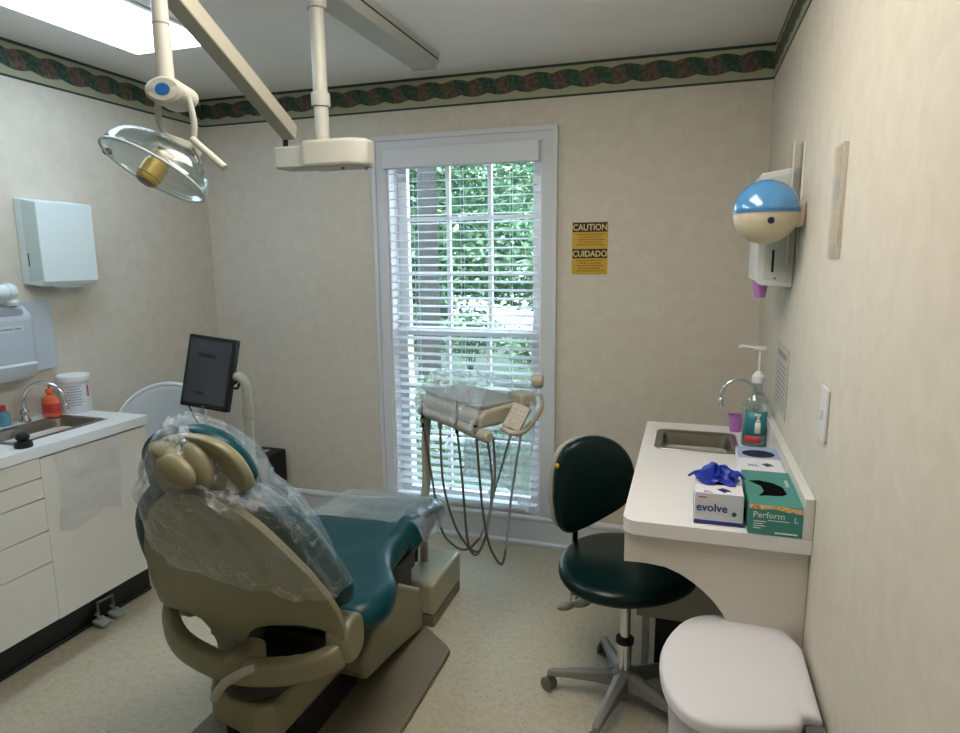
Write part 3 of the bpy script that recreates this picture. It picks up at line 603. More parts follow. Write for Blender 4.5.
# back shell (column-wise outline on a leaning plane)
def backplane(z, x=None, off=0): return -1.80-.36*(z-.55)+off
def onback(px_, py_, off=0):
    d = FW+RT*((px_-480)/F_PX)-UP*((py_-366.5)/F_PX)
    y0 = -1.80+off; t = (y0-.36*(CAM.z-.55)-CAM.y)/(d.y+.36*d.z); return CAM+d*t
so = [onback(*p_) for p_ in ((163, 598), (156, 582), (151, 566), (147, 545), (148, 522), (153, 506), (163, 496), (178, 491), (196, 492), (215, 497), (240, 510), (262, 527), (285, 548), (310, 573), (328, 595), (339, 612), (345, 628), (346, 640), (338, 634), (322, 626), (300, 622), (275, 622), (260, 624), (250, 630), (246, 640), (243, 652), (222, 651), (219, 638), (213, 626), (204, 616), (192, 610), (180, 607), (170, 604))]
b = B(); bm = b.bm; bm.faces.new([bm.verts.new(p_) for p_ in so])
for k in range(1, 22):
    g_ = bm.verts[:]+bm.edges[:]+bm.faces[:]; bmesh.ops.bisect_plane(bm, geom=g_, plane_co=(-1.80+.032*k, 0, 0), plane_no=(1, 0, 0))
for k in range(1, 14):
    g_ = bm.verts[:]+bm.edges[:]+bm.faces[:]; bmesh.ops.bisect_plane(bm, geom=g_, plane_co=(0, 0, .45+.035*k), plane_no=(0, 0, 1))
for v_ in bm.verts:
    s_ = (v_.co.x+1.46)/.32; v_.co = CAM+(v_.co-CAM)*((v_.co.y-.05*(1-s_*s_)-CAM.y)/(v_.co.y-CAM.y))
b.obj('back_shell', BEIGE, ch, solid=.022, bevel=.005, seg=2, angle=50)
# back cushion in front of the shell
bc = [onback(*p_, .115) for p_ in ((168, 590), (158, 570), (145, 540), (140, 512), (148, 490), (165, 476), (200, 470), (240, 478), (275, 498), (305, 524), (332, 556), (348, 580), (353, 592), (346, 604), (300, 616), (230, 620))]
bc = spline(bc+bc[:1], 4)[:-1]
R = []; c0 = sum(bc, Vector())/len(bc)
for k in range(11):
    a = -PI/2+PI*k/10; ins = .03*(1-math.cos(a)); oy = .045*math.sin(a)
    R.append([c0+(p-c0)*(1-ins/.25)+Vector((0, oy+(.015 if k > 5 else 0)*0, 0)) for p in bc])
for s_ in (.6, .3, .03): R.append([c0+(p-c0)*s_*.88+Vector((0, .045, 0)) for p in bc])
R = [[c0+(p-c0)*s_*.88+Vector((0, -.045, 0)) for p in bc] for s_ in (.03, .4, .75)]+R
b = B(); b.rings(R); b.obj('back_cushion', TEAL, ch, angle=60)
# headrest
hd = [onback(*p_, .03) for p_ in ((152, 470), (147, 450), (156, 433), (180, 424), (205, 427), (230, 439), (247, 458), (256, 482), (240, 492), (190, 492), (160, 488))]
hd = spline(hd+hd[:1], 4)[:-1]
def pad(name, pts, half, m, ins=.02, y=0, parent=ch):
    c0 = sum(pts, Vector())/len(pts); R = []
    for s_ in (.03, .5, .8): R.append([c0+(p-c0)*s_*.88+Vector((0, y-half, 0)) for p in pts])
    for k in range(9):
        a = -PI/2+PI*k/8; R.append([c0+(p-c0)*(1-ins*(1-math.cos(a))/.12)+Vector((0, y+half*math.sin(a), 0)) for p in pts])
    for s_ in (.8, .5, .03): R.append([c0+(p-c0)*s_*.88+Vector((0, y+half, 0)) for p in pts])
    b = B(); b.rings(R); return b.obj(name, m, parent, angle=60)
pad('headrest_cushion', hd, .030, TEAL, .012)
hs = [onback(*p_, -.01) for p_ in ((156, 470), (153, 452), (165, 437), (194, 434), (223, 444), (244, 464), (251, 488), (215, 497), (170, 492))]
pad('headrest_shell', spline(hs+hs[:1], 4)[:-1], .018, BEIGE, .01)
k1 = onback(176, 471, -.085)
b = B(); b.ball(k1, (.056, .022, .036), 24, Matrix.Rotation(.45, 3, 'Y')); b.obj('headrest_knob', BEIGE, ch)
k2 = onback(197, 466, -.050)
b = B(); b.ball(k2, (.038, .024, .060), 24, Matrix.Rotation(-.45, 3, 'Y')); b.obj('headrest_joint', BEIGE, ch)
k3 = onback(168, 452, -.05)
b = B(); b.ball(k3, (.05, .032, .022), 24, Matrix.Rotation(.3, 3, 'Y')); b.obj('headrest_wing', BEIGE, ch)
g0 = onback(195, 500, .04); g1 = onback(190, 465, .01)
b = B(); b.tube([g0+Vector((0, .01, -.06)), g0, g1], .03, 12, flat=(1.2, .5)); b.obj('headrest_bar', CHROME, ch)
# ---- plastic bag over head and back
_L = [onback(*p_, -.07) for p_ in ((140, 556), (133, 530), (129, 500), (129, 470), (134, 445), (146, 427), (165, 419), (182, 417))]
_R = [onback(*p_, .06) for p_ in ((360, 606), (350, 582), (332, 552), (316, 524), (296, 498), (268, 480), (245, 454), (223, 434), (200, 421), (186, 418))]
Lx = sorted((v.z, v.x) for v in _L); Rx = sorted((v.z, v.x) for v in _R)
def bag(u, v):
    a = 2*PI*u; zt = 1.165
    s_ = .5+.5*math.cos(a); zb = .80-.125*s_; z = zb+(zt-zb)*(v**.9)
    l, r = interp(Lx, z), interp(Rx, z); l = min(l, r-.01); cxx = (l+r)/2; hw = (r-l)/2
    cyy = backplane(z)+.03+(.02 if z > 1 else 0); hd_ = interp([(.6, .11), (.8, .12), (.95, .13), (1.05, .13), (1.13, .09), (1.165, .03)], z)
    wr = noise.noise(Vector((math.cos(a)*5+z*7, math.sin(a)*5, z*4)))*.05+.05*abs(noise.noise(Vector((math.cos(a)*3-z*9, math.sin(a)*3, z*3+4))))
    f = 1+wr+.02*math.sin(a*11+z*16+3*noise.noise(Vector((a, z*5, 0))))*(1.15-v)
    ca, sa = math.cos(a), math.sin(a)
    sg_ = lambda q: (abs(q)**.8)*(1 if q > 0 else -1)
    return (cxx+hw*sg_(ca)*f, cyy+hd_*sg_(sa)*f*(1+2*wr)-.01, z+.010*noise.noise(Vector((ca*4, sa*4, z*9))))
b = B(); R = [[Vector(bag(i/120, j/44)) for i in range(120)] for j in range(45)]
b.rings(R, cap=False); t = b.obj('headrest_cover', FILM, angle=180)
tag(t, 'clear crinkled plastic bag pulled over the head and back of the dental chair', 'plastic cover')
# ---- plastic over the leg rest
def legf(u, v):
    x = -1.80+.53*u; y = -1.0+.33*v-.03*math.sin(u*3); z = .505-.012*v+.014*noise.noise(Vector((u*4, v*5, 7)))+.02*(u > .8)*(u-.8)*5
    if v > .93: z -= .04*(v-.93)/.07
    if u > .9: z -= .10*((u-.9)/.1)**2
    if u < .06: z -= .02
    z += .018*math.sin(PI*min(1, u*1.1))*v
    return (x, y, z)
b = B(); b.grid(legf, 60, 40); t = b.obj('leg_rest_cover', MILK, angle=180)
tag(t, 'milky plastic sheet lying over the foot end of the dental chair', 'plastic cover')
# crinkled sleeve round the bolster
def slv(u, v):
    P_ = [Vector((-1.335, -1.00, .476)), Vector((-1.345, -.90, .474)), Vector((-1.338, -.76, .462)), Vector((-1.335, -.69, .452))]
    k = min(2.999, v*3); i = int(k); c = P_[i].lerp(P_[i+1], k-i); a = 2*PI*u
    r = .053+.003*math.sin(v*70+math.sin(a)*2)+.003*noise.noise(Vector((u*8, v*14, 3)))
    return c+Vector((math.cos(a)*r, 0, math.sin(a)*r))
b = B(); b.rings([[Vector(slv(i/32, j/70)) for i in range(32)] for j in range(71)], cap=False); t = b.obj('bolster_sleeve', FILM, angle=180)
tag(t, 'crinkled clear sleeve wrapped round the right edge of the leg rest', 'plastic cover')
# ---- floor box under the foot end
t = thing('utility_box', (-1.45, -.74, 0), 'low beige box with a dark foot on the floor under the dental chair leg rest', 'utility box')
b = B(); b.box(-1.62, -1.275, -.905, -.565, .052, .195); b.obj('cover', mat('beige_box_cover', (.34, .32, .22), .35), t, bevel=.016, seg=4)
b = B(); b.box(-1.618, -1.279, -.900, -.570, .001, .054); b.obj('foot', TAUPE, t, bevel=.003)
# ================================================================== DELIVERY UNIT
TRAYB = mat('tray_beige', (.36, .335, .265), .4)
du = thing('delivery_unit', (-1.36, -.70, 0), 'beige dental instrument tray on a post in front of the window', 'instrument tray')
A = at(423, 414, 'z', .878); Bq = at(485, 438, 'z', .868)
u_ = (Bq-A); u_.z = 0; ln = u_.length; u_.normalize(); v_ = Vector((-u_.y, u_.x, 0))
Mh = Matrix((u_, v_, Vector((0, 0, 1)))).transposed().to_4x4(); Mh.translation = (A.x, A.y, 0)
def hp(a, b_, z): return Mh @ Vector((a, b_, z))
# holder bar
b = B(); b.tube([hp(-.01, 0, .892), hp(ln*.5, 0, .885), hp(ln, 0, .872)], .021, 16); b.obj('holder_bar', TRAYB, du, bevel=.0)
b = B(); b.lathe([(0, -.03), (.016, -.026), (.024, -.016), (.024, .016), (.016, .026), (0, .026)], hp(ln+.005, 0, .876), u_); b.obj('bar_end', TRAYB, du)
# tray body
b = B(); b.prism([(0, .895), (.0, .94), (.03, .962), (.20, .975), (.26, .97), (.26, .92), (.10, .895)], 'yz', -.03, ln*.93, Mh); b.obj('tray_body', TRAYB, du, bevel=.012, seg=3)
b = B(); b.box(-.01, ln*.9, .02, .24, .963, .980, Mh); b.obj('tray_top', mat('dark_tray', (.24, .24, .22), .4), du, bevel=.004)
# control pad and loop handle at the right end
pq = [at(496, 425, 'y', -.93), at(517, 431, 'y', -.945), at(536, 411, 'y', -.89), at(518, 402, 'y', -.87)]
cpt = sum(pq, Vector())/4
px_ = ((pq[1]-pq[0])+(pq[2]-pq[3])).normalized(); py_ = ((pq[3]-pq[0])+(pq[2]-pq[1])); py_ = (py_-px_*py_.dot(px_)).normalized(); pn = px_.cross(py_)
Mp = Matrix((px_, py_, pn)).transposed().to_4x4(); Mp.translation = cpt
b = B(); b.prism(rrect(-.036, .036, -.052, .052, .010), 'xy', -.014, .006, Mp); pd = b.obj('control_pad', TRAYB, du, bevel=.004)
b = B()
for i in range(3):
    for jx in range(5):
        b.prism(rrect(-.028+i*.020, -.028+i*.020+.015, -.044+jx*.018, -.044+jx*.018+.013, .003, 3), 'xy', .0062, .0085, Mp)
b.obj('buttons', mat('pad_buttons', (.40, .38, .32), .5), pd)
b = B(); b.tube([at(502, 428, 'z', .90), at(512, 433, 'z', .89), at(524, 431, 'z', .89), at(534, 420, 'z', .90), at(541, 408, 'z', .92), at(540, 396, 'z', .95)], .0115, 12); b.obj('handle_loop', TRAYB, du)
b = B(); b.box(ln*.80, ln*.80+.09, .18, .26, .955, 1.01, Mh); b.obj('end_block', TRAYB, du, bevel=.01)
q = at(537, 381, 'z', 1.03); b = B(); b.lathe([(0, 0), (.026, 0), (.030, .006), (.030, .04), (.024, .046), (0, .046)], q-Vector((.02, .0, .0)), (1, .1, 0)); b.obj('light_knob', TRAYB, du)
# post from the floor box
b = B(); b.tube([(-1.40, -.70, .19), (-1.40, -.70, .40), (-1.385, -.69, .58), (-1.385, -.69, .74), (-1.37, -.68, .93)], .019, 12, flat=(1, 1)); b.obj('post', TRAYB, du)
# handpieces and hoses
F3 = [(0.05, 0), (.15, 0), (.27, 0), (.38, 0)]
hx = [.01, .29, .56, .85]
trk = [
 [(423, 424), (433, 484), (441, 528), (455, 546), (468, 549), (480, 538), (489, 515), (492, 478), (487, 437)],
 [(440, 426), (443, 481), (454, 523), (466, 544), (476, 555), (485, 540), (492, 500), (495, 470), (493, 437)],
 [(457, 430), (462, 477), (467, 536), (472, 550), (480, 550), (487, 532), (493, 497), (503, 462), (512, 430)],
 [(476, 434), (482, 504), (488, 540), (495, 557), (502, 564), (506, 549), (510, 507), (516, 465), (522, 430)]]
for i, tk in enumerate(trk):
    f0 = hp(hx[i]*ln+.0, -.03, .86)
    ys = f0.y; ye = hp(.5*ln, .15, .9).y
    pts = [at(a, c_, 'y', ys+(ye-ys)*(k/(len(tk)-1))) for k, (a, c_) in enumerate(tk)]
    b = B(); nf = 6; b.tube(pts[:nf], .0052, 8); hh = b.obj('hose', HOSE, du)
    b = B(); b.tube(pts[nf-1:], .0052, 8); b.obj('hose_return', HOSE2, du)
    tp = pts[0]
    b = B(); b.cyl(tp+Vector((0, 0, -.012)), tp+Vector((0, -.004, .035)), .0075, seg=12); b.obj('handpiece_holder', BLACK if i in (0, 2, 3) else GREYP, du)
    if i in (0, 2):
        b = B(); b.cyl(tp+Vector((0, -.006, .02)), tp+Vector((0, .006, .115)), .0055, .004, 12); b.obj('handpiece', BLACK, du)
    b = B(); b.lathe([(0, -.005), (.011, -.005), (.012, .01), (.008, .02), (0, .02)], tp+Vector((0, .0, .012))); b.obj('holder_ring', GREYP, du)
# plastic over tray
def trayf(u, v):
    a = -.06+(ln+.04)*u; w = -.05+.36*v
    z = 1.035+.022*math.sin(PI*min(1, v*1.2))+.014*noise.noise(Vector((u*7, v*6, 2)))+.010*math.sin(u*30+v*9)*(.4+noise.noise(Vector((u*3, v*3, 0))))
    if v < .22: z -= .13*((.22-v)/.22)
    if v > .93: z -= .05
    if u < .08: z -= .10*((.08-u)/.08)
    return hp(a, w, z)
b = B(); b.grid(trayf, 80, 50); t = b.obj('tray_cover', FILM2, angle=180)
tag(t, 'crinkled clear plastic draped over the instrument tray in front of the window', 'plastic cover')
def hangf(u, v):
    a = ln*(.0+1.10*u); z = .98-.42*v; w = .20+.02*math.sin(u*8+v*3)+.02*noise.noise(Vector((u*4, v*5, 9)))
    return hp(a, w, z+.03*math.sin(u*4)*v)
b = B(); b.grid(hangf, 40, 40); t = b.obj('hanging_sleeve', film('cloudy_sleeve', (.90, .95, .98), .42, .25), angle=180)
tag(t, 'cloudy plastic sleeve hanging down behind the tray hoses', 'plastic cover')
# ================================================================== OPERATOR STOOL
st = thing('stool', (-.47, -1.12, 0), 'dark green wheeled stool with a padded back beside the right counter', 'stool')
sc_ = Vector((-.474, -1.125, 0))
def seat_outline(sx=1, sy=1):
    out = []; sc_ = Vector((-.485, -1.09, 0))
    for k in range(48):
        a = 2*PI*k/48; r = 1+.04*math.cos(3*a)
        out.append(Vector((sc_.x+.232*sx*math.cos(a)*r, sc_.y-.01+.245*sy*math.sin(a)*r, 0)))
    return out
cushion('seat', seat_outline(), .512, .458, GREEN, st, .045, .008)
b = B(); b.prism([(p.x, p.y) for p in seat_outline(.8, .8)], 'xy', .442, .458); b.obj('seat_pan', BLACK, st)
b = B(); b.cyl((sc_.x, sc_.y, .23), (sc_.x, sc_.y, .445), .0165); b.obj('gas_lift', CHROME, st)
b = B(); b.cyl((sc_.x, sc_.y, .08), (sc_.x, sc_.y, .235), .024); b.obj('column', CHROME, st)
b = B(); b.lathe([(0, 0), (.031, 0), (.031, .015), (0, .015)], (sc_.x, sc_.y, .225)); b.obj('column_collar', BLACK, st)
b = B(); b.lathe([(0, .02), (.022, .02), (.045, .075), (.045, .115), (.03, .125), (0, .125)], sc_); b.obj('base_hub', GREYP, st)
aim = at(547, 690, 'z', .03); a0 = math.radians(184)
for k in range(5):
    a = a0+k*2*PI/5; dv = Vector((math.cos(a), math.sin(a), 0)); sdv = Vector((-dv.y, dv.x, 0))
    b = B(); R = []
    for (r, z, w, h) in ((.03, .095, .030, .030), (.10, .090, .024, .020), (.19, .080, .018, .014), (.255, .072, .015, .012), (.268, .066, .010, .010)):
        c0 = sc_+dv*r+Vector((0, 0, z)); R.append([c0+sdv*w+Vector((0, 0, -h)), c0+sdv*w*.8+Vector((0, 0, h*.6)), c0+Vector((0, 0, h)), c0-sdv*w*.8+Vector((0, 0, h*.6)), c0-sdv*w+Vector((0, 0, -h))])
    b.rings(R); lg_ = b.obj('leg', GREYP, st, bevel=.003)
    b = B(); c0 = sc_+dv*.262
    rot = a+.9; wv = Vector((math.cos(rot), math.sin(rot), 0))
    for s_ in (-1, 1): b.lathe([(0, -.008), (.021, -.008), (.025, -.003), (.025, .005), (.018, .008), (0, .008)], c0+wv*.013*s_+Vector((0, 0, .026)), wv)
    b.cyl(c0+Vector((0, 0, .026)), c0+Vector((0, 0, .066)), .006, seg=8)
    b.obj('caster', mat('caster_grey', (.13, .13, .115), .5), lg_)
# back support
pb = Vector((-.675, -.985, 0)); nb = (sc_-pb); nb.z = 0; nb.normalize(); tb = Vector((-nb.y, nb.x, 0))
b = B(); b.tube([(pb.x, pb.y, .30), (pb.x, pb.y, .45), pb+Vector((0, 0, .62))], .014, 10, flat=(1.3, .7)); b.obj('back_post', BLACK, st)
b = B(); b.tube([(pb.x, pb.y, .405), (pb.x+nb.x*.10, pb.y+nb.y*.10, .415), (sc_.x, sc_.y, .425)], .012, 8); b.obj('back_arm', BLACK, st)
b = B(); b.cyl((pb.x, pb.y, .27), (pb.x, pb.y, .37), .016, seg=12); b.obj('post_sleeve', CHROME, st)
c1 = at(593, 486, 'y', -1.0); 
bx = tb if tb.dot(RT) > 0 else -tb
bx = (bx*.45+Vector((.89, .12, 0))*.55).normalized(); nb2 = Vector((bx.y, -bx.x, 0))
if nb2.dot(CAM-c1) < 0: nb2 = -nb2
zt_ = Vector((0, 0, 1))*.985-nb2*.10
def backpt(px_, py_, off=0):
    d = FW+RT*((px_-480)/F_PX)-UP*((py_-366.5)/F_PX); t = ((c1+nb2*off-CAM).dot(nb2))/d.dot(nb2); return CAM+d*t
ol = [backpt(*p_) for p_ in ((553, 500), (555, 470), (564, 448), (580, 438), (600, 436), (618, 443), (630, 458), (634, 478), (631, 494), (620, 506), (600, 518), (580, 528), (566, 532), (557, 524))]
ol = spline(ol+ol[:1], 4)[:-1]
def slab(name, pts, n, half, m, ins, y, parent, bul=.0):
    c0 = sum(pts, Vector())/len(pts); R = []
    for s_ in (.03, .5, .8): R.append([c0+(p-c0)*s_*.9+n*(y-half-bul*(1-s_)) for p in pts])
    for k in range(9):
        a = -PI/2+PI*k/8; R.append([c0+(p-c0)*(1-ins*(1-math.cos(a)))+n*(y+half*math.sin(a)) for p in pts])
    for s_ in (.8, .5, .03): R.append([c0+(p-c0)*s_*.9+n*(y+half+bul*(1-s_)) for p in pts])
    b = B(); b.rings(R); return b.obj(name, m, parent, angle=60)
bcsh = slab('backrest', ol, nb2, .028, GREEN, .10, 0, st, .006)
c0 = sum(ol, Vector())/len(ol)
slab('backrest_shell', [c0+(p-c0)*.97-bx*.009-zt_*.004 for p in ol], nb2, .012, mat('grey_beige_shell', (.34, .33, .27), .45), .06, -.038, st)
q = backpt(557, 466, .012); b = B(); b.ball(q, (.008, .008, .010), 10); b.obj('yellow_tag', mat('yellow_tag', (.5, .32, .02), .5), st)
for (e, z_) in (((566, 606), .40), ((582, 603), .385)):
    e_ = at(*e, 'y', -1.14); s0 = Vector((-.50, -1.13, .415))
    b = B(); b.tube([s0, s0.lerp(e_, .5)+Vector((0, 0, .004)), e_], .0065, 8); pl_ = b.obj('height_lever', GREYP, st)
    b = B(); b.ball(e_, (.036, .016, .015), 14, Matrix.Rotation(-.35, 3, 'Y')); b.obj('paddle', mat('paddle_grey', (.24, .24, .20), .45), pl_)
# ================================================================== RIGHT COUNTER
CY0, CY1, CXL = -1.562, -.475, -.458
rc = thing('wall_desk', (-.23, -1.0, 0), 'white sink cabinet with a curved cut-out end panel against the right wall', 'cabinet')
px0 = CXL+.006
out = [(-.001, .001), (-.001, .810), (px0, .810), (px0, at(625, 561, 'y', -1.540).z)]
arc = [at(*p_, 'y', -1.540) for p_ in ((645, 563), (665, 567), (680, 574), (692, 582), (703, 591), (713, 601), (723, 615), (731, 640), (735, 670))]
out += [(v.x, v.z) for v in arc]+[(-.195, .30), (-.195, .001)]
b = B(); b.prism(out[::-1], 'xz', -1.540, -1.520); b.obj('end_panel', CAB, rc, bevel=.001)
b = B(); b.box(px0, px0+.018, -1.519, CY1+.01, .735, .810); b.obj('apron', CAB, rc, bevel=.001)
b = B(); b.box(-.445, -.001, -1.02, CY1+.01, .27, .80); b.obj('sink_box', SHADECAB, rc, bevel=.002)
b = B(); b.box(-.425, -.40, -.99, -.95, .02, .27); b.obj('support_post', SHADECAB, rc, bevel=.002)
b = B(); b.box(-.38, -.001, -.96, CY1+.02, .001, .268); b.obj('plinth', BLACKB, rc)
# worktop with sink hole
qx0, qx1, qy0, qy1 = -.412, -.118, -.875, -.595
def ctop(x0, x1, y0, y1): wk.box(x0, x1, y0, y1, .812, .850)
wk = B()
cr_ = .04
outl = [(-.001, CY0), (-.001, CY1)]+[(CXL+.0, CY1)]
pts = [(-.001, CY0), (-.001, CY1), (CXL, CY1)]
for k in range(7): a = PI+PI/2*k/6; pts.append((CXL+cr_+cr_*math.cos(a), CY0+cr_+cr_*math.sin(a)))
hole = rrect(qx0, qx1, qy0, qy1, .03, 4)
bm = wk.bm
for zz in (.812, .850):
    o_ = [bm.verts.new((x, y, zz)) for x, y in pts]; h_ = [bm.verts.new((x, y, zz)) for x, y in hole]
    es = [bm.edges.new((o_[i], o_[(i+1) % len(o_)])) for i in range(len(o_))]+[bm.edges.new((h_[i], h_[(i+1) % len(h_)])) for i in range(len(h_))]
    bmesh.ops.triangle_fill(bm, edges=es, use_beauty=True)
    if zz == .812: lo_, lh_ = o_, h_
for A_, B_ in ((lo_, o_), (lh_, h_)):
    for i in range(len(A_)): bm.faces.new((A_[i], A_[(i+1) % len(A_)], B_[(i+1) % len(A_)], B_[i]))
wo = wk.obj('countertop', COUNTER, smooth=False)
tag(wo, 'white right-hand countertop with a rounded front corner and a sink', 'countertop')
b = B(); b.box(-.024, -.001, CY0+.0, CY1, .8505, .955); t = b.obj('backsplash', mat('splash_laminate', (.60, .62, .58), .4), bevel=.0015)
tag(t, 'low laminate upstand along the right wall behind the glove boxes', 'backsplash')
basin('steel_sink', qx0+.014, qx1-.014, qy0+.014, qy1-.014, .850, .15, 'small steel sink in the white right-hand counter')
gooseneck('faucet', (-.040, -.52, .8505), .205, .135, (-1, -.12, 0), .0075, 'chrome gooseneck tap on the right-hand counter behind the pump bottle')
# purple cup
PUR = mat('purple_plastic', (.40, .16, .46), .4)
def cup(nm, p, r0, r1, h, label, up=1):
    b = B(); p = Vector(p)
    pr = [(0, 0), (r0, 0), (r1, h), (r1+.002, h), (r1+.002, h-.004) if False else (r1-.0025, h-.001), (r0-.003, .004), (0, .004)]
    b.lathe([(r, z*up) for r, z in pr], p); o = b.obj(nm, PUR); return tag(o, label, 'cup')
cup('cup', (-.115, -.545, .8505), .022, .030, .066, 'purple plastic cup standing behind the right-hand sink')
# pump bottle
p = Vector((-.062, -.735, .8505)); t = thing('pump_bottle', p, 'tall clear pump bottle with a teal label on the right-hand counter', 'bottle')
b = B(); b.lathe([(0, 0), (.043, 0), (.047, .005), (.047, .15), (.043, .17), (.024, .195), (.017, .20), (.017, .235), (0, .235)], p, sy=.8); b.obj('body', CLEARP, t)
b = B(); b.lathe([(0, .003), (.042, .003), (.042, .075), (0, .075)], p, sy=.78); b.obj('gel', mat('teal_gel', (.10, .36, .40), .3, alpha=.6), t)
b = B(); b.lathe([(0, .235), (.022, .235), (.022, .258), (.014, .268), (.010, .275), (.0045, .276), (.0045, .355), (0, .355)], p); b.obj('pump_collar', WHITE, t)
b = B(); b.tube([p+Vector((.018, 0, .358)), p+Vector((-.005, 0, .360)), p+Vector((-.03, -.004, .362)), p+Vector((-.062, -.008, .366)), p+Vector((-.072, -.008, .360))], .0055, 10); b.obj('pump_nozzle', WHITE, t)
b = B(); b.prism(rrect(p.x-.02, p.x+.022, p.y-.010, p.y+.010, .009), 'xy', p.z+.352, p.z+.366); b.obj('pump_head', WHITE, t, bevel=.003)
dv = Vector((CAM.x-p.x, CAM.y-p.y, 0)).normalized(); sdv = Vector((-dv.y, dv.x, 0))
def onb(a, z, r=1.012):
    d_ = dv*math.cos(a)+sdv*math.sin(a); k = 1/math.sqrt((d_.x/.047)**2+(d_.y/.0376)**2); return Vector((p.x+d_.x*k*r, p.y+d_.y*k*r, p.z+z))
def patch(nm, a0, a1, z0, z1, m, r):
    b = B(); b.grid(lambda u, v: onb(a0+(a1-a0)*u, z0+(z1-z0)*v, r), 12, 2); return b.obj(nm, m, t, solid=.0004)
patch('teal_label', -.95, .95, .045, .135, mat('teal_label', (.02, .20, .23), .4), 1.015)
patch('red_label', -.9, .5, .018, .043, mat('red_print', (.50, .03, .06), .4), 1.02)
b = B(); 
for (a0, a1, z0, z1) in ((-.05, .45, .055, .095), (.02, .38, .095, .105), (.12, .30, .105, .118), (-.1, .42, .118, .128)):
    b.grid(lambda u, v: onb(a0+(a1-a0)*u, z0+(z1-z0)*v, 1.035), 5, 1)
b.obj('white_bottle_picture', WHITE, t, solid=.0004)
# glove boxes
def glovebox(nm, x0, x1, y0, y1, h, m, label, topm=None, flip=False):
    t = thing(nm, ((x0+x1)/2, (y0+y1)/2, .8505), label, 'glove box')
    b = B(); b.box(x0, x1, y0, y1, .851, .851+h); bd = b.obj('carton', m, t, bevel=.0012)
    return t, bd
VOID = mat('dark_opening', (.002, .002, .002), .9, spec=.05)
WC = mat('white_carton', (.68, .69, .73), .45); NB = mat('navy_print', (.02, .03, .20), .45); TC = mat('teal_carton', (.045, .23, .205), .4); GRP = mat('light_carton', (.55, .58, .63), .5)
bx0, bx1, by0, by1, bh = -.277, -.158, -1.530, -1.320, .082
t, bd = glovebox('glove_box', bx0, bx1, by0, by1, bh, WC, 'white and navy glove box with a blue glove spilling out of its top')
B().box(bx0-.0006, bx1+.0006, by0-.0006, by1+.0006, .8515, .862).obj('navy_stripe', NB, bd, smooth=False)
yf = by0-.0008
B().box(bx0+.001, bx1-.001, by0-.0005, by0, .862, .935).obj('front_panel', GRP, bd, smooth=False)
text('lettering', 'evolve', NB, bd, (bx0+.004, yf, .887), (1, 0, 0), (0, 0, 1), .031, sx=.95, bold=.0004)
b = B(); b.lathe([(0, 0), (.006, 0), (.006, .0006), (0, .0006)], (bx1-.022, by0-.0006, .884), (0, -1, 0), 16); b.obj('green_dot', mat('dark_green_dot', (.01, .10, .08), .5), bd)
zt_b = .851+bh+.0004
text('top_lettering', 'XL', NB, bd, (bx0+.022, by0+.012, zt_b), (1, 0, 0), (0, 1, 0), .018)
b = B(); b.prism([(bx0+.055, by0+.04), (bx0+.072, by0+.018), (bx0+.082, by0+.03), (bx0+.09, by0+.026), (bx0+.086, by0+.04), (bx0+.07, by0+.052)], 'xy', zt_b-.0002, zt_b+.0004); b.obj('glove_picture', NB, bd, smooth=False)
B().box(bx0+.008, bx0+.03, yf-.0002, yf+.0004, .922, .926).obj('printed_lettering', mat('print_orange', (.5, .2, .1), .5), bd, smooth=False)
b = B(); b.lathe([(0, 0), (.045, 0), (.045, .0006), (0, .0006)], ((bx0+bx1)/2, (by0+by1)/2+.03, zt_b-.0003), (0, 0, 1), 24, sx=1, sy=1.3); b.obj('opening', VOID, bd)
# the glove itself
GL = mat('blue_nitrile', (.008, .028, .34), .38, spec=.5)
gt = Vector(((bx0+bx1)/2, (by0+by1)/2+.02, zt_b+.002))
gl = thing('glove', gt, 'crumpled blue glove pulled halfway out of the white glove box', 'glove')
def glv(i, j, nu=28, nv=16):
    a = 2*PI*i/nu; th = j/nv*PI/2
    r = 1+.30*noise.noise(Vector((math.cos(a)*1.6, math.sin(a)*1.6, th*1.5)))+.16*math.sin(a*5+th*4)
    return gt+Vector((.054*math.cos(a)*math.cos(th)*r+.0, .056*math.sin(a)*math.cos(th)*r, max(.001, .030*math.sin(th)*(1+.5*noise.noise(Vector((math.cos(a)*2, math.sin(a)*2, 5))))+.007*math.sin(a*7))))
b = B(); b.rings([[glv(i, j) for i in range(28)] for j in range(16)], cap=True); b.obj('palm', GL, gl, angle=50)
for (a, l, w) in ((3.5, .048, .009), (3.9, .040, .009), (-.25, .036, .010), (.15, .032, .009), (-.75, .034, .009)):
    d_ = Vector((math.cos(a), math.sin(a)*.8, 0)); s0 = gt+d_*.035+Vector((0, 0, .014))
    b = B(); b.tube([s0, s0+d_*l*.5+Vector((0, 0, .006)), s0+d_*l+Vector((0, 0, -.006))], [w, w*.6], 10, flat=(1, .5)); b.obj('finger', GL, gl)
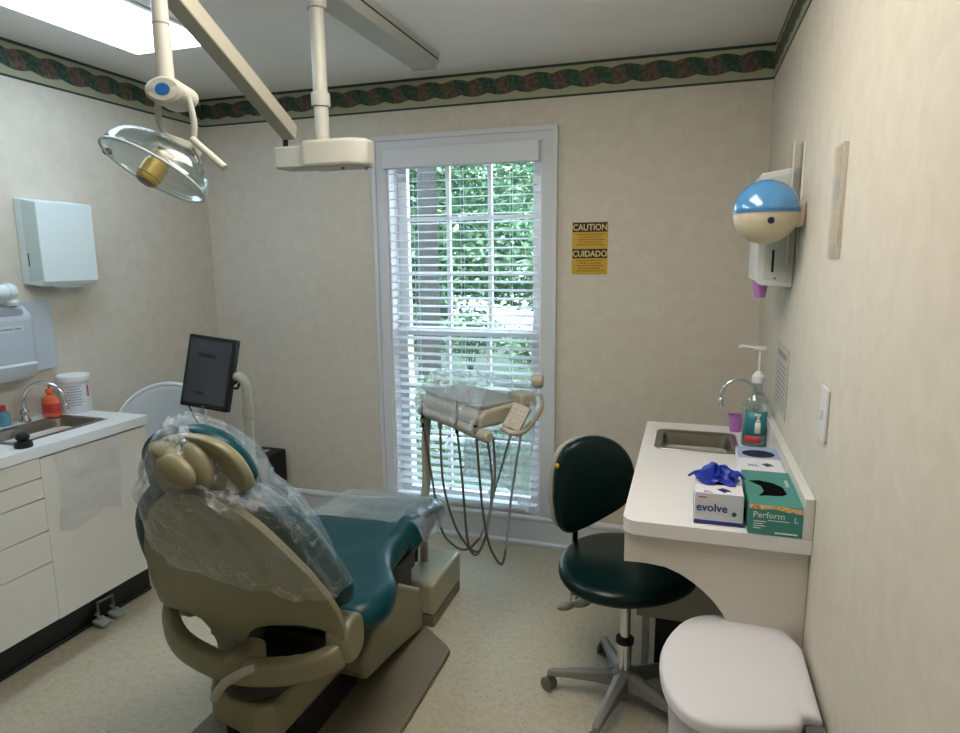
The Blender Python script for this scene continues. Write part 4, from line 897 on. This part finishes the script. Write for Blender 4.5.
# teal box
tx0_, tx1_, ty0_, ty1_, th_ = -.149, -.025, -1.560, -1.285, .078
t, bd = glovebox('teal_glove_box', tx0_, tx1_, ty0_, ty1_, th_, TC, 'teal glove box with an empty dark opening next to the upstand')
yf = ty0_-.0006; PW = mat('print_white', (.65, .75, .72), .5)
text('lettering', 'Perform', PW, bd, (tx0_+.010, yf, .896), (1, 0, 0), (0, 0, 1), .022)
text('size_letter', 'L', PW, bd, (tx1_-.020, yf, .890), (1, 0, 0), (0, 0, 1), .020)
b = B()
for k, (w0, z_) in enumerate(((.030, .885), (.022, .879), (.028, .873), (.018, .867))): b.box(tx0_+.012, tx0_+.012+w0, yf-.0001, yf+.0004, z_, z_+.0022)
b.box(tx1_-.062, tx1_-.010, yf-.0001, yf+.0004, .857, .861); b.box(tx0_+.045, tx1_-.03, yf-.0001, yf+.0004, .889, .891); b.obj('printed_lettering', PW, bd, smooth=False)
def splash_mat():
    m = mat('colour_splash', (.6, .4, .1), .45); nt = m.node_tree; p_ = nt.nodes['Principled BSDF']; N = nt.nodes.new
    tc = N('ShaderNodeTexCoord'); n = N('ShaderNodeTexNoise'); n.inputs['Scale'].default_value = 45; n.inputs['Distortion'].default_value = 2; nt.links.new(tc.outputs['Object'], n.inputs[0])
    c = N('ShaderNodeValToRGB'); e = c.color_ramp.elements; e[0].position = .35; e[0].color = (.55, .05, .03, 1); e[1].position = .6; e[1].color = (.75, .65, .4, 1); x = e.new(.46); x.color = (.7, .35, .04, 1); x = e.new(.7); x.color = (.35, .15, .4, 1)
    nt.links.new(n.outputs[0], c.inputs[0]); nt.links.new(c.outputs[0], p_.inputs['Base Color']); return m
b = B(); pts_ = [(tx0_+.0, .919), (tx0_+.03, .917), (tx0_+.06, .921), (tx0_+.09, .915), (tx1_, .913), (tx1_, .926), (tx0_+.08, .9285), (tx0_+.04, .9285), (tx0_, .9285)]
b.prism(pts_, 'xz', yf-.0002, yf+.0004); b.obj('colour_band', splash_mat(), bd, smooth=False)
zt_t = .851+th_+.0004
cx_, cy_ = (tx0_+tx1_)/2-.004, (ty0_+ty1_)/2-.015
op = [(-.045, .055), (-.020, .065), (.015, .050), (.036, .020), (.040, -.030), (.028, -.045), (.010, -.050), (-.012, -.052), (-.030, -.060), (-.014, -.020), (-.018, .020)]
b = B(); b.prism([(cx_+x, cy_+y) for x, y in op], 'xy', zt_t-.0003, zt_t+.0005); b.obj('opening', VOID, bd, smooth=False)
text('top_lettering', 'Perform', PW, bd, (tx1_-.012, ty0_+.15, zt_t), (0, 1, 0), (-1, 0, 0), .016)
# rear white box
rx0, rx1, ry0, ry1, rh = -.146, -.026, -1.272, -1.005, .068
t, bd = glovebox('white_glove_box', rx0, rx1, ry0, ry1, rh, WC, 'flat white glove box with a dark oval opening behind the teal one')
zt_r = .851+rh+.0004
B().box(rx0+.0, rx1, ry0+.14, ry1-.0, zt_r-.0003, zt_r+.0001).obj('blue_top_band', mat('light_blue_print', (.30, .40, .62), .5), bd, smooth=False)
b = B(); b.lathe([(0, 0), (.048, 0), (.048, .0008), (0, .0008)], ((rx0+rx1)/2+.002, ry0+.19, zt_r), (0, 0, 1), 30, sx=1, sy=.8); b.obj('opening', mat('dark_navy', (.002, .003, .02), .5), bd)
text('top_lettering', 'XL', NB, bd, (rx0+.022, ry0+.06, zt_r), (1, 0, 0), (0, 1, 0), .026)
b = B(); b.prism([(rx0+.062, ry0+.085), (rx0+.075, ry0+.060), (rx0+.088, ry0+.072), (rx0+.095, ry0+.066), (rx0+.090, ry0+.085), (rx0+.078, ry0+.096)], 'xy', zt_r-.0001, zt_r+.0006); b.obj('glove_picture', NB, bd, smooth=False)
# ---- things on the right wall
t = thing('paper_towel_box', (-.065, -.79, 1.45), 'white steel towel box on the right wall behind the blue-topped globe', 'towel dispenser')
WB = mat('cool_white_metal', (.60, .64, .62), .4)
b = B(); b.prism([(-.001, 1.435), (-.001, 1.81), (-.112, 1.792), (-.112, 1.458), (-.100, 1.442)], 'xz', -.945, -.670); b.obj('case', WB, t, bevel=.005)
b = B(); b.prism([(-.012, 1.45), (-.012, 1.79), (-.088, 1.778), (-.088, 1.462)], 'xz', -.9475, -.9445); b.obj('side_panel', mat('cool_side', (.50, .54, .52), .4), t)
B().box(-.067, -.060, -.949, -.9472, 1.485, 1.555).obj('level_slot', BLACK, t, smooth=False)
b = B(); b.lathe([(0, 0), (.004, 0), (.004, .003), (0, .003)], (-.055, -.9475, 1.465), (0, -1, 0), 12); b.obj('lock', GREYP, t)
t = thing('cup_dispenser', (-.12, -1.09, 1.55), 'globe dispenser with a clear blue top and a cream lower half on the right wall', 'dispenser')
gc = at(766, 212, 'y', -1.08); gr = .094
def half(z0s, z1s, m, nm, rr=gr):
    b = B(); R = []
    for i in range(13):
        ph = math.radians(z0s+(z1s-z0s)*i/12); R.append([gc+Vector((rr*math.cos(ph)*math.cos(2*PI*k/40), rr*math.cos(ph)*math.sin(2*PI*k/40), rr*math.sin(ph))) for k in range(40)])
    b.rings(R, cap=True); return b.obj(nm, m, t, angle=50)
half(4, 89.5, mat('clear_blue_dome', (.10, .36, .72), .08, trans=.25, spec=.8, coat=.6), 'dome')
half(-89.5, 3.5, mat('cream_globe', (.58, .52, .37), .38), 'lower_shell')
b = B(); b.lathe([(gr-.012, -.004), (gr+.002, -.004), (gr+.002, .006), (gr-.012, .006)], gc, seg=40); b.obj('seam_ring', mat('blue_seam', (.06, .18, .38), .3), t)
kb = gc+Vector((.006, -.0915, -.028)); b = B(); b.lathe([(0, 0), (.010, 0), (.009, .006), (0, .007)], kb+Vector((0, .004, 0)), (0, -1, -.3)); b.obj('dark_knob', mat('dark_blue_knob', (.01, .02, .05), .35), t)
b = B(); b.box(gc.x+.05, -.001, gc.y-.035, gc.y+.035, gc.z-.045, gc.z+.028); b.obj('wall_bracket', mat('cream_globe_bracket', (.52, .45, .33), .4), t, bevel=.01)
cp = at(760, 289, 'y', -.86); 
cup('paper_cup', (cp.x, cp.y, cp.z-.028), .017, .026, .058, 'purple cup stuck under the white towel box on the right wall')
def pocket(y0, y1, z0, z1, dpt, label, tilt=0, ACRY=ACRY, em=None):
    t = thing('acrylic_holder', (-.03, (y0+y1)/2, z0), label, 'wall pocket')
    b = B(); b.box(-.004, 0, y0, y1, z0, z1); b.obj('back_sheet', ACRY, t)
    b = B(); b.box(-dpt, -dpt+.003, y0, y1, z0, z1-tilt); b.obj('front_sheet', ACRY, t)
    b = B(); b.box(-dpt+.003, -.004, y0, y0+.003, z0, z1-tilt); b.box(-dpt+.003, -.004, y1-.003, y1, z0, z1-tilt); b.box(-dpt+.003, -.004, y0, y1, z0-.003, z0); b.obj('side_walls', ACRY, t)
    b = B()
    for x in (-dpt, -.004): b.box(x-.0008, x+.0035, y0-.0022, y0-.0002, z0, z1-(tilt if x == -dpt else 0))
    b.obj('polished_edge', em or mat('acrylic_edge', (.72, .70, .65), .25), t)
    return t
pocket(-1.0, -.94, 1.515, 1.875, .032, 'narrow clear acrylic wall pocket beside the blue-topped globe')
t = pocket(-1.60, -1.50, 1.53, 1.78, .010, 'clear acrylic sign holder by itself on the right wall above the light switch', 0, glassy('faint_acrylic', (.965, .96, .95), .0, .15, .12), mat('faint_edge', (.60, .57, .51), .5))
b = B(); b.box(-.0052, -.0042, -1.596, -1.505, 1.56, 1.66); b.obj('paper_slip', mat('tan_paper', (.56, .50, .40), .6), t)
t = thing('light_switch', (-.004, -1.56, 1.1), 'white light switch plate on the right wall above the counter', 'light switch')
b = B(); b.prism(rrect(-1.622, -1.547, 1.112, 1.238, .006), 'yz', -.007, -.0005); b.obj('plate', mat('switch_plate', (.66, .67, .68), .3), t, bevel=.002)
b = B(); b.prism(rrect(-1.590, -1.580, 1.163, 1.187, .002), 'yz', -.013, -.007); b.obj('toggle', WHITE, t, bevel=.001)
t = thing('wall_notice', (-.002, -.84, 1.01), 'pale printed notice on the right wall behind the pump bottle', 'notice')
b = B(); b.box(-.0025, -.0008, -.985, -.70, 1.005, 1.235); b.obj('sheet', mat('grey_paper', (.46, .45, .41), .6), t)
b = B()
b.box(-.0032, -.0026, -.94, -.74, 1.195, 1.215)
for k in range(9): b.box(-.0030, -.0026, -.95, -.735-.02*(k % 3), 1.03+k*.017, 1.036+k*.017)
b.obj('print_lines', mat('print_mid_grey', (.26, .26, .24), .6), t, smooth=False)
# ---- caution sign
t = thing('caution_sign', (-.784, -.002, 1.455), 'yellow and black CAUTION CUIDADO sign on the back wall right of the window', 'sign')
sx0_, sx1_, sz0_, sz1_ = -.871, -.697, 1.453, 1.704
b = B(); b.box(sx0_, sx1_, -.0022, -.0006, sz0_, sz1_); sgn = b.obj('panel', mat('sign_yellow', (.52, .34, .02), .5, var=.05), t)
SB = mat('sign_black', (.015, .012, .010), .5); SY = mat('sign_letter_cream', (.62, .50, .22), .5)
hh_ = sz1_-sz0_
for (z1_, body_, s_) in ((sz1_-.003, 'CAUTION', .042), (sz0_+hh_*.485, 'CUIDADO', .041)):
    zc = z1_-.045
    B().box(sx0_+.003, sx1_-.003, -.0027, -.0021, zc, z1_).obj('black_band', SB, sgn, smooth=False)
    text('lettering', body_, SY, sgn, ((sx0_+sx1_)/2, -.003, zc+.008), (1, 0, 0), (0, 0, 1), s_, 'CENTER', sx=.88, bold=.0007)
lines1 = ['X-RAY EQUIPMENT IN USE', 'OPERATION BY', 'AUTHORIZED PERSONNEL', 'ONLY DO NOT ENTER', 'WITHOUT PERMISSION']
b = B()
rr_ = random.Random(3)
for (zt0, m_) in ((sz1_-.060, 0), (sz0_+hh_*.485-.056, 1)):
    for k in range(5):
        wl = (.13, .10, .125, .11, .135)[k]; x = -.784-wl/2; z_ = zt0-k*.0125
        while x < -.784+wl/2:
            w_ = rr_.uniform(.003, .012); b.box(x, x+w_, -.0026, -.0022, z_-.003, z_+.0035); x += w_+.0025
b.obj('printed_lettering', mat('sign_print', (.28, .13, .02), .6), sgn, smooth=False)
# ---- white bin with lid, near the camera
bn = thing('step_bin', (-.17, -1.71, 0), 'white bin with a closed rounded lid hinged at the right wall', 'bin')
WBn = mat('white_bin_plastic', (.62, .62, .64), .35)
lidxy = [(-.012, -1.61), (-.03, -1.56), (-.055, -1.525), (-.10, -1.506), (-.16, -1.499), (-.236, -1.512), (-.29, -1.56), (-.328, -1.645), (-.344, -1.73), (-.336, -1.82), (-.312, -1.89), (-.275, -1.933), (-.226, -1.946), (-.167, -1.935), (-.10, -1.915), (-.06, -1.895), (-.045, -1.865), (-.012, -1.862)]
_sp = [Vector((x, y, 0)) for x, y in lidxy]
lp = spline(_sp, 4)+[Vector((-.012, -1.862+.252*k/12, 0)) for k in range(1, 12)]
# close near-wall side
nearside = [Vector((-.012, -1.90, 0))]
def ring(z, s_, pts=lp):
    c0 = Vector((-.17, -1.715, 0)); return [Vector((c0.x+(p.x-c0.x)*s_, c0.y+(p.y-c0.y)*s_, z)) for p in pts]
b = B(); b.rings([ring(.540, .93), ring(.548, .975), ring(.560, .985), ring(.562, 1.0), ring(.580, 1.0), ring(.587, .985), ring(.591, .95), ring(.594, .8), ring(.596, .5), ring(.596, .1)]); b.obj('lid', WBn, bn, angle=50)
b = B(); b.rings([ring(.002, .70), ring(.01, .72), ring(.45, .86), ring(.538, .90), ring(.5395, .90)]); b.obj('body', WBn, bn, angle=50)
b = B(); b.box(-.046, -.006, -1.905, -1.80, .535, .568); b.obj('hinge', mat('hinge_grey', (.10, .10, .11), .5), bn)
# ================================================================== OUTSIDE
GR = mat('grass_ground', (.02, .045, .018), .9, var=.3, vscale=3)
struct(B().box(-30, 30, .16, 45, -.6, -.45).obj('ground', GR, smooth=False, origin=(0, 0, 0)))
struct(B().box(-25, 12, 13, 30, -.449, -.43).obj('driveway', mat('pale_concrete', (.70, .69, .66), .8, var=.06), smooth=False, origin=(0, 0, 0)))
t = thing('brick_pier', (-2.03, .32, -.45), 'pinkish brick return outside the window beyond the left end of the blind', 'brick wall')
def brick():
    m = mat('pink_brick', (.55, .40, .34), .8); nt = m.node_tree; p_ = nt.nodes['Principled BSDF']; n = nt.nodes.new('ShaderNodeTexBrick'); n.inputs['Scale'].default_value = 9
    n.inputs['Color1'].default_value = (.52, .36, .31, 1); n.inputs['Color2'].default_value = (.60, .46, .40, 1); n.inputs['Mortar'].default_value = (.60, .58, .55, 1)
    tc = nt.nodes.new('ShaderNodeTexCoord'); mp = nt.nodes.new('ShaderNodeMapping'); mp.inputs['Rotation'].default_value = (PI/2, 0, PI/2); nt.links.new(tc.outputs['Object'], mp.inputs[0]); nt.links.new(mp.outputs[0], n.inputs['Vector']); nt.links.new(n.outputs[0], p_.inputs['Base Color']); return m
b = B(); b.box(-2.20, WX0-.004, .152, .30, -.449, 2.6); b.obj('brickwork', brick(), t, smooth=False)
LEAF = []
for k, (r_, g_, b_) in enumerate(((.022, .070, .036), (.042, .115, .058), (.10, .19, .10), (.010, .034, .022), (.26, .33, .25))):
    m = mat('leaf_%d' % k, (r_, g_, b_), .6, var=.1); nt = m.node_tree; p_ = nt.nodes['Principled BSDF']
    tr_ = nt.nodes.new('ShaderNodeBsdfTranslucent'); tr_.inputs[0].default_value = (r_*1.4, g_*1.5, b_, 1); mx = nt.nodes.new('ShaderNodeMixShader'); mx.inputs[0].default_value = .4
    out_ = nt.nodes['Material Output']; nt.links.new(p_.outputs[0], mx.inputs[1]); nt.links.new(tr_.outputs[0], mx.inputs[2]); nt.links.new(mx.outputs[0], out_.inputs[0]); LEAF.append(m)
def leaves(b, blobs, n, size, rnd):
    for _ in range(n):
        c, r = blobs[rnd.randrange(len(blobs))]
        while True:
            q = Vector((rnd.uniform(-1, 1), rnd.uniform(-1, 1), rnd.uniform(-1, 1)))
            if .3 < q.length < 1: break
        p = Vector(c)+Vector((q.x*r[0], q.y*r[1], q.z*r[2]))
        a = Vector((rnd.gauss(0, 1), rnd.gauss(0, 1), rnd.gauss(0, .6))).normalized(); e = a.cross(Vector((rnd.gauss(0, 1), rnd.gauss(0, 1), rnd.gauss(0, 1)))).normalized()
        s_ = size*rnd.uniform(.6, 1.4)
        f = b.bm.faces.new([b.bm.verts.new(v) for v in (p-a*s_, p+e*s_*.45, p+a*s_, p-e*s_*.45)])
        f.material_index = rnd.choices(range(5), (3, 4, 3, 2, 2))[0]
def tree(x, y, h, tr_r, blobs, n, size, seed, label, lean=0, cat='tree', nm='tree'):
    t = thing(nm, (x, y, -.45), label, cat, 'trees and shrubs outside the window'); rnd = random.Random(seed)
    b = B(); b.tube([(x, y, -.45), (x+lean*.4, y, h*.45), (x+lean, y, h)], [tr_r*1.2, tr_r*.7], 14); b.obj('trunk', mat('grey_bark', (.010, .0105, .010), .9, var=.15, vscale=6, bump=.3, bscale=12), t)
    b = B(); leaves(b, blobs, n, size, rnd); b.obj('foliage', LEAF, t, smooth=False, recalc=False)
def dirp(px_, py_, Y): return at(px_, py_, 'y', Y)
tp = dirp(427, 250, 4.2)
lf = dirp(411, 215, 5.6); lf2 = dirp(412, 290, 5.6)
tree(tp.x, 4.2, 6.0, .125, [((lf.x-.1, 5.6, lf.z), (.5, .4, .9)), ((lf2.x-.1, 5.6, lf2.z), (.5, .4, .7)), ((lf.x-.2, 5.8, lf.z+.8), (.6, .4, .9)), ((tp.x-1.2, 4.6, 4.6), (1.6, 1.2, 1.3)), ((tp.x+1.6, 4.9, 4.2), (1.6, 1.0, 1.3)), ((tp.x+.4, 5.3, 3.2), (1.7, .8, .9)), ((tp.x+.3, 5.4, 1.9), (1.3, .6, .8)), ((tp.x-.5, 5.6, 1.2), (.9, .5, 1.1)), ((tp.x-.5, 5.6, 3.0), (.9, .5, 1.2))], 17000, .058, 1, 'tree with a grey trunk seen through the left panes', .05)
q = dirp(500, 220, 7.0); tree(q.x+.9, 7.2, 5, .10, [((q.x, 7, 2.5), (1.5, 1.0, 1.1)), ((q.x+1.0, 7.2, 3.5), (1.5, 1, 1.0)), ((q.x-.8, 7.0, 4.0), (1.3, 1, .9)), ((q.x+.6, 6.8, 1.3), (1.2, .8, .6)), ((q.x-.9, 6.6, 1.5), (1.2, .8, .7))], 14000, .062, 2, 'leafy tree filling the upper right panes')
q = dirp(455, 230, 10.5); tree(q.x-.3, 10.5, 6, .12, [((q.x-1.4, 10.5, 3.0), (1.8, 1.2, 1.6)), ((q.x+.9, 10.8, 2.4), (1.5, 1.2, 1.0)), ((q.x+.2, 10.6, 4.6), (2.6, 1.2, 1.3))], 10000, .09, 3, 'paler tree farther off behind the middle panes')
for k, (px_, py_, Y, r, n_, lab) in enumerate(((405, 318, 5.5, .6, 1300, 'low green shrub outside under the tree trunk'), (470, 322, 7.0, .6, 1100, 'low shrub outside below the middle panes'), (540, 335, 5.6, .5, 900, 'low shrub outside at the right of the window'), (445, 400, 2.6, .75, 2200, 'shrub close outside the lower half of the window'))):
    q = dirp(px_, py_, Y); t = thing('shrub', (q.x, q.y, -.45), lab, 'shrub', 'trees and shrubs outside the window'); rnd = random.Random(20+k)
    zc = q.z-r*.35
    b = B(); leaves(b, [((q.x, q.y, zc), (r*1.1, r*.7, r*.7))], int(n_*1.6), .04 if Y > 3 else .03, rnd); b.obj('foliage', LEAF, t, smooth=False, recalc=False)
    b = B()
    for s_ in range(4): b.tube([(q.x, q.y, -.45), (q.x+.2*math.cos(s_*1.6), q.y+.2*math.sin(s_*1.6), zc), (q.x+.35*math.cos(s_*1.6), q.y+.3*math.sin(s_*1.6), zc+r*.4)], .012, 6)
    b.obj('stem', MATS['grey_bark'], t)
b = B(); leaves(b, [((-18+3.4*k, 27+(k % 2), 2.6), (2.6, 1.3, 3.2)) for k in range(10)], 6000, .24, random.Random(9)); o = b.obj('treeline', LEAF, smooth=False, recalc=False)
tag(o, 'far green treeline beyond the pale driveway outside', 'trees', kind='stuff')
# ================================================================== LIGHT
WARM = 10.2
def area(nm, loc, rot, sx_, sy_, e, col):
    l = bpy.data.lights.new(nm, 'AREA'); l.shape = 'RECTANGLE'; l.size = sx_; l.size_y = sy_; l.energy = e; l.color = col
    o = bpy.data.objects.new(nm, l); COL.objects.link(o); o.location = loc; o.rotation_euler = rot; return o
fx = thing('ceiling_light', (-.88, -1.95, H), 'warm white boxy ceiling light over the right-hand counter', 'ceiling light')
B().box(-1.19, -.57, -2.56, -1.34, H-.012, H-.0005).obj('housing', MATS['fixture_white'], fx, bevel=.002)
B().box(-1.17, -.59, -2.54, -1.36, H-.095, H-.0125).obj('diffuser', mat('lit_warm_diffuser', (1, .97, .92), .5, emit=(1.07, .97, .86), es=WARM), fx, bevel=.02)
sn = bpy.data.lights.new('sun', 'SUN'); sn.energy = 14.0; sn.angle = .02; sn.color = (1, .96, .88); so = bpy.data.objects.new('sun', sn); COL.objects.link(so)
so.rotation_euler = Vector((-.35, .55, -.85)).to_track_quat('-Z', 'Y').to_euler()
wd_ = bpy.data.worlds.new('world'); scene.world = wd_; wd_.use_nodes = True; nt = wd_.node_tree
bg = nt.nodes['Background']; bg.inputs[0].default_value = (.70, .87, 1.03, 1); bg.inputs[1].default_value = 13.0
scene.view_settings.view_transform = 'Standard'; scene.view_settings.look = 'None'; scene.view_settings.exposure = 0; scene.view_settings.gamma = 1; scene.view_settings.use_curve_mapping = False
scene.cycles.use_denoising = True
scene.cycles.max_bounces = 10; scene.cycles.transparent_max_bounces = 16
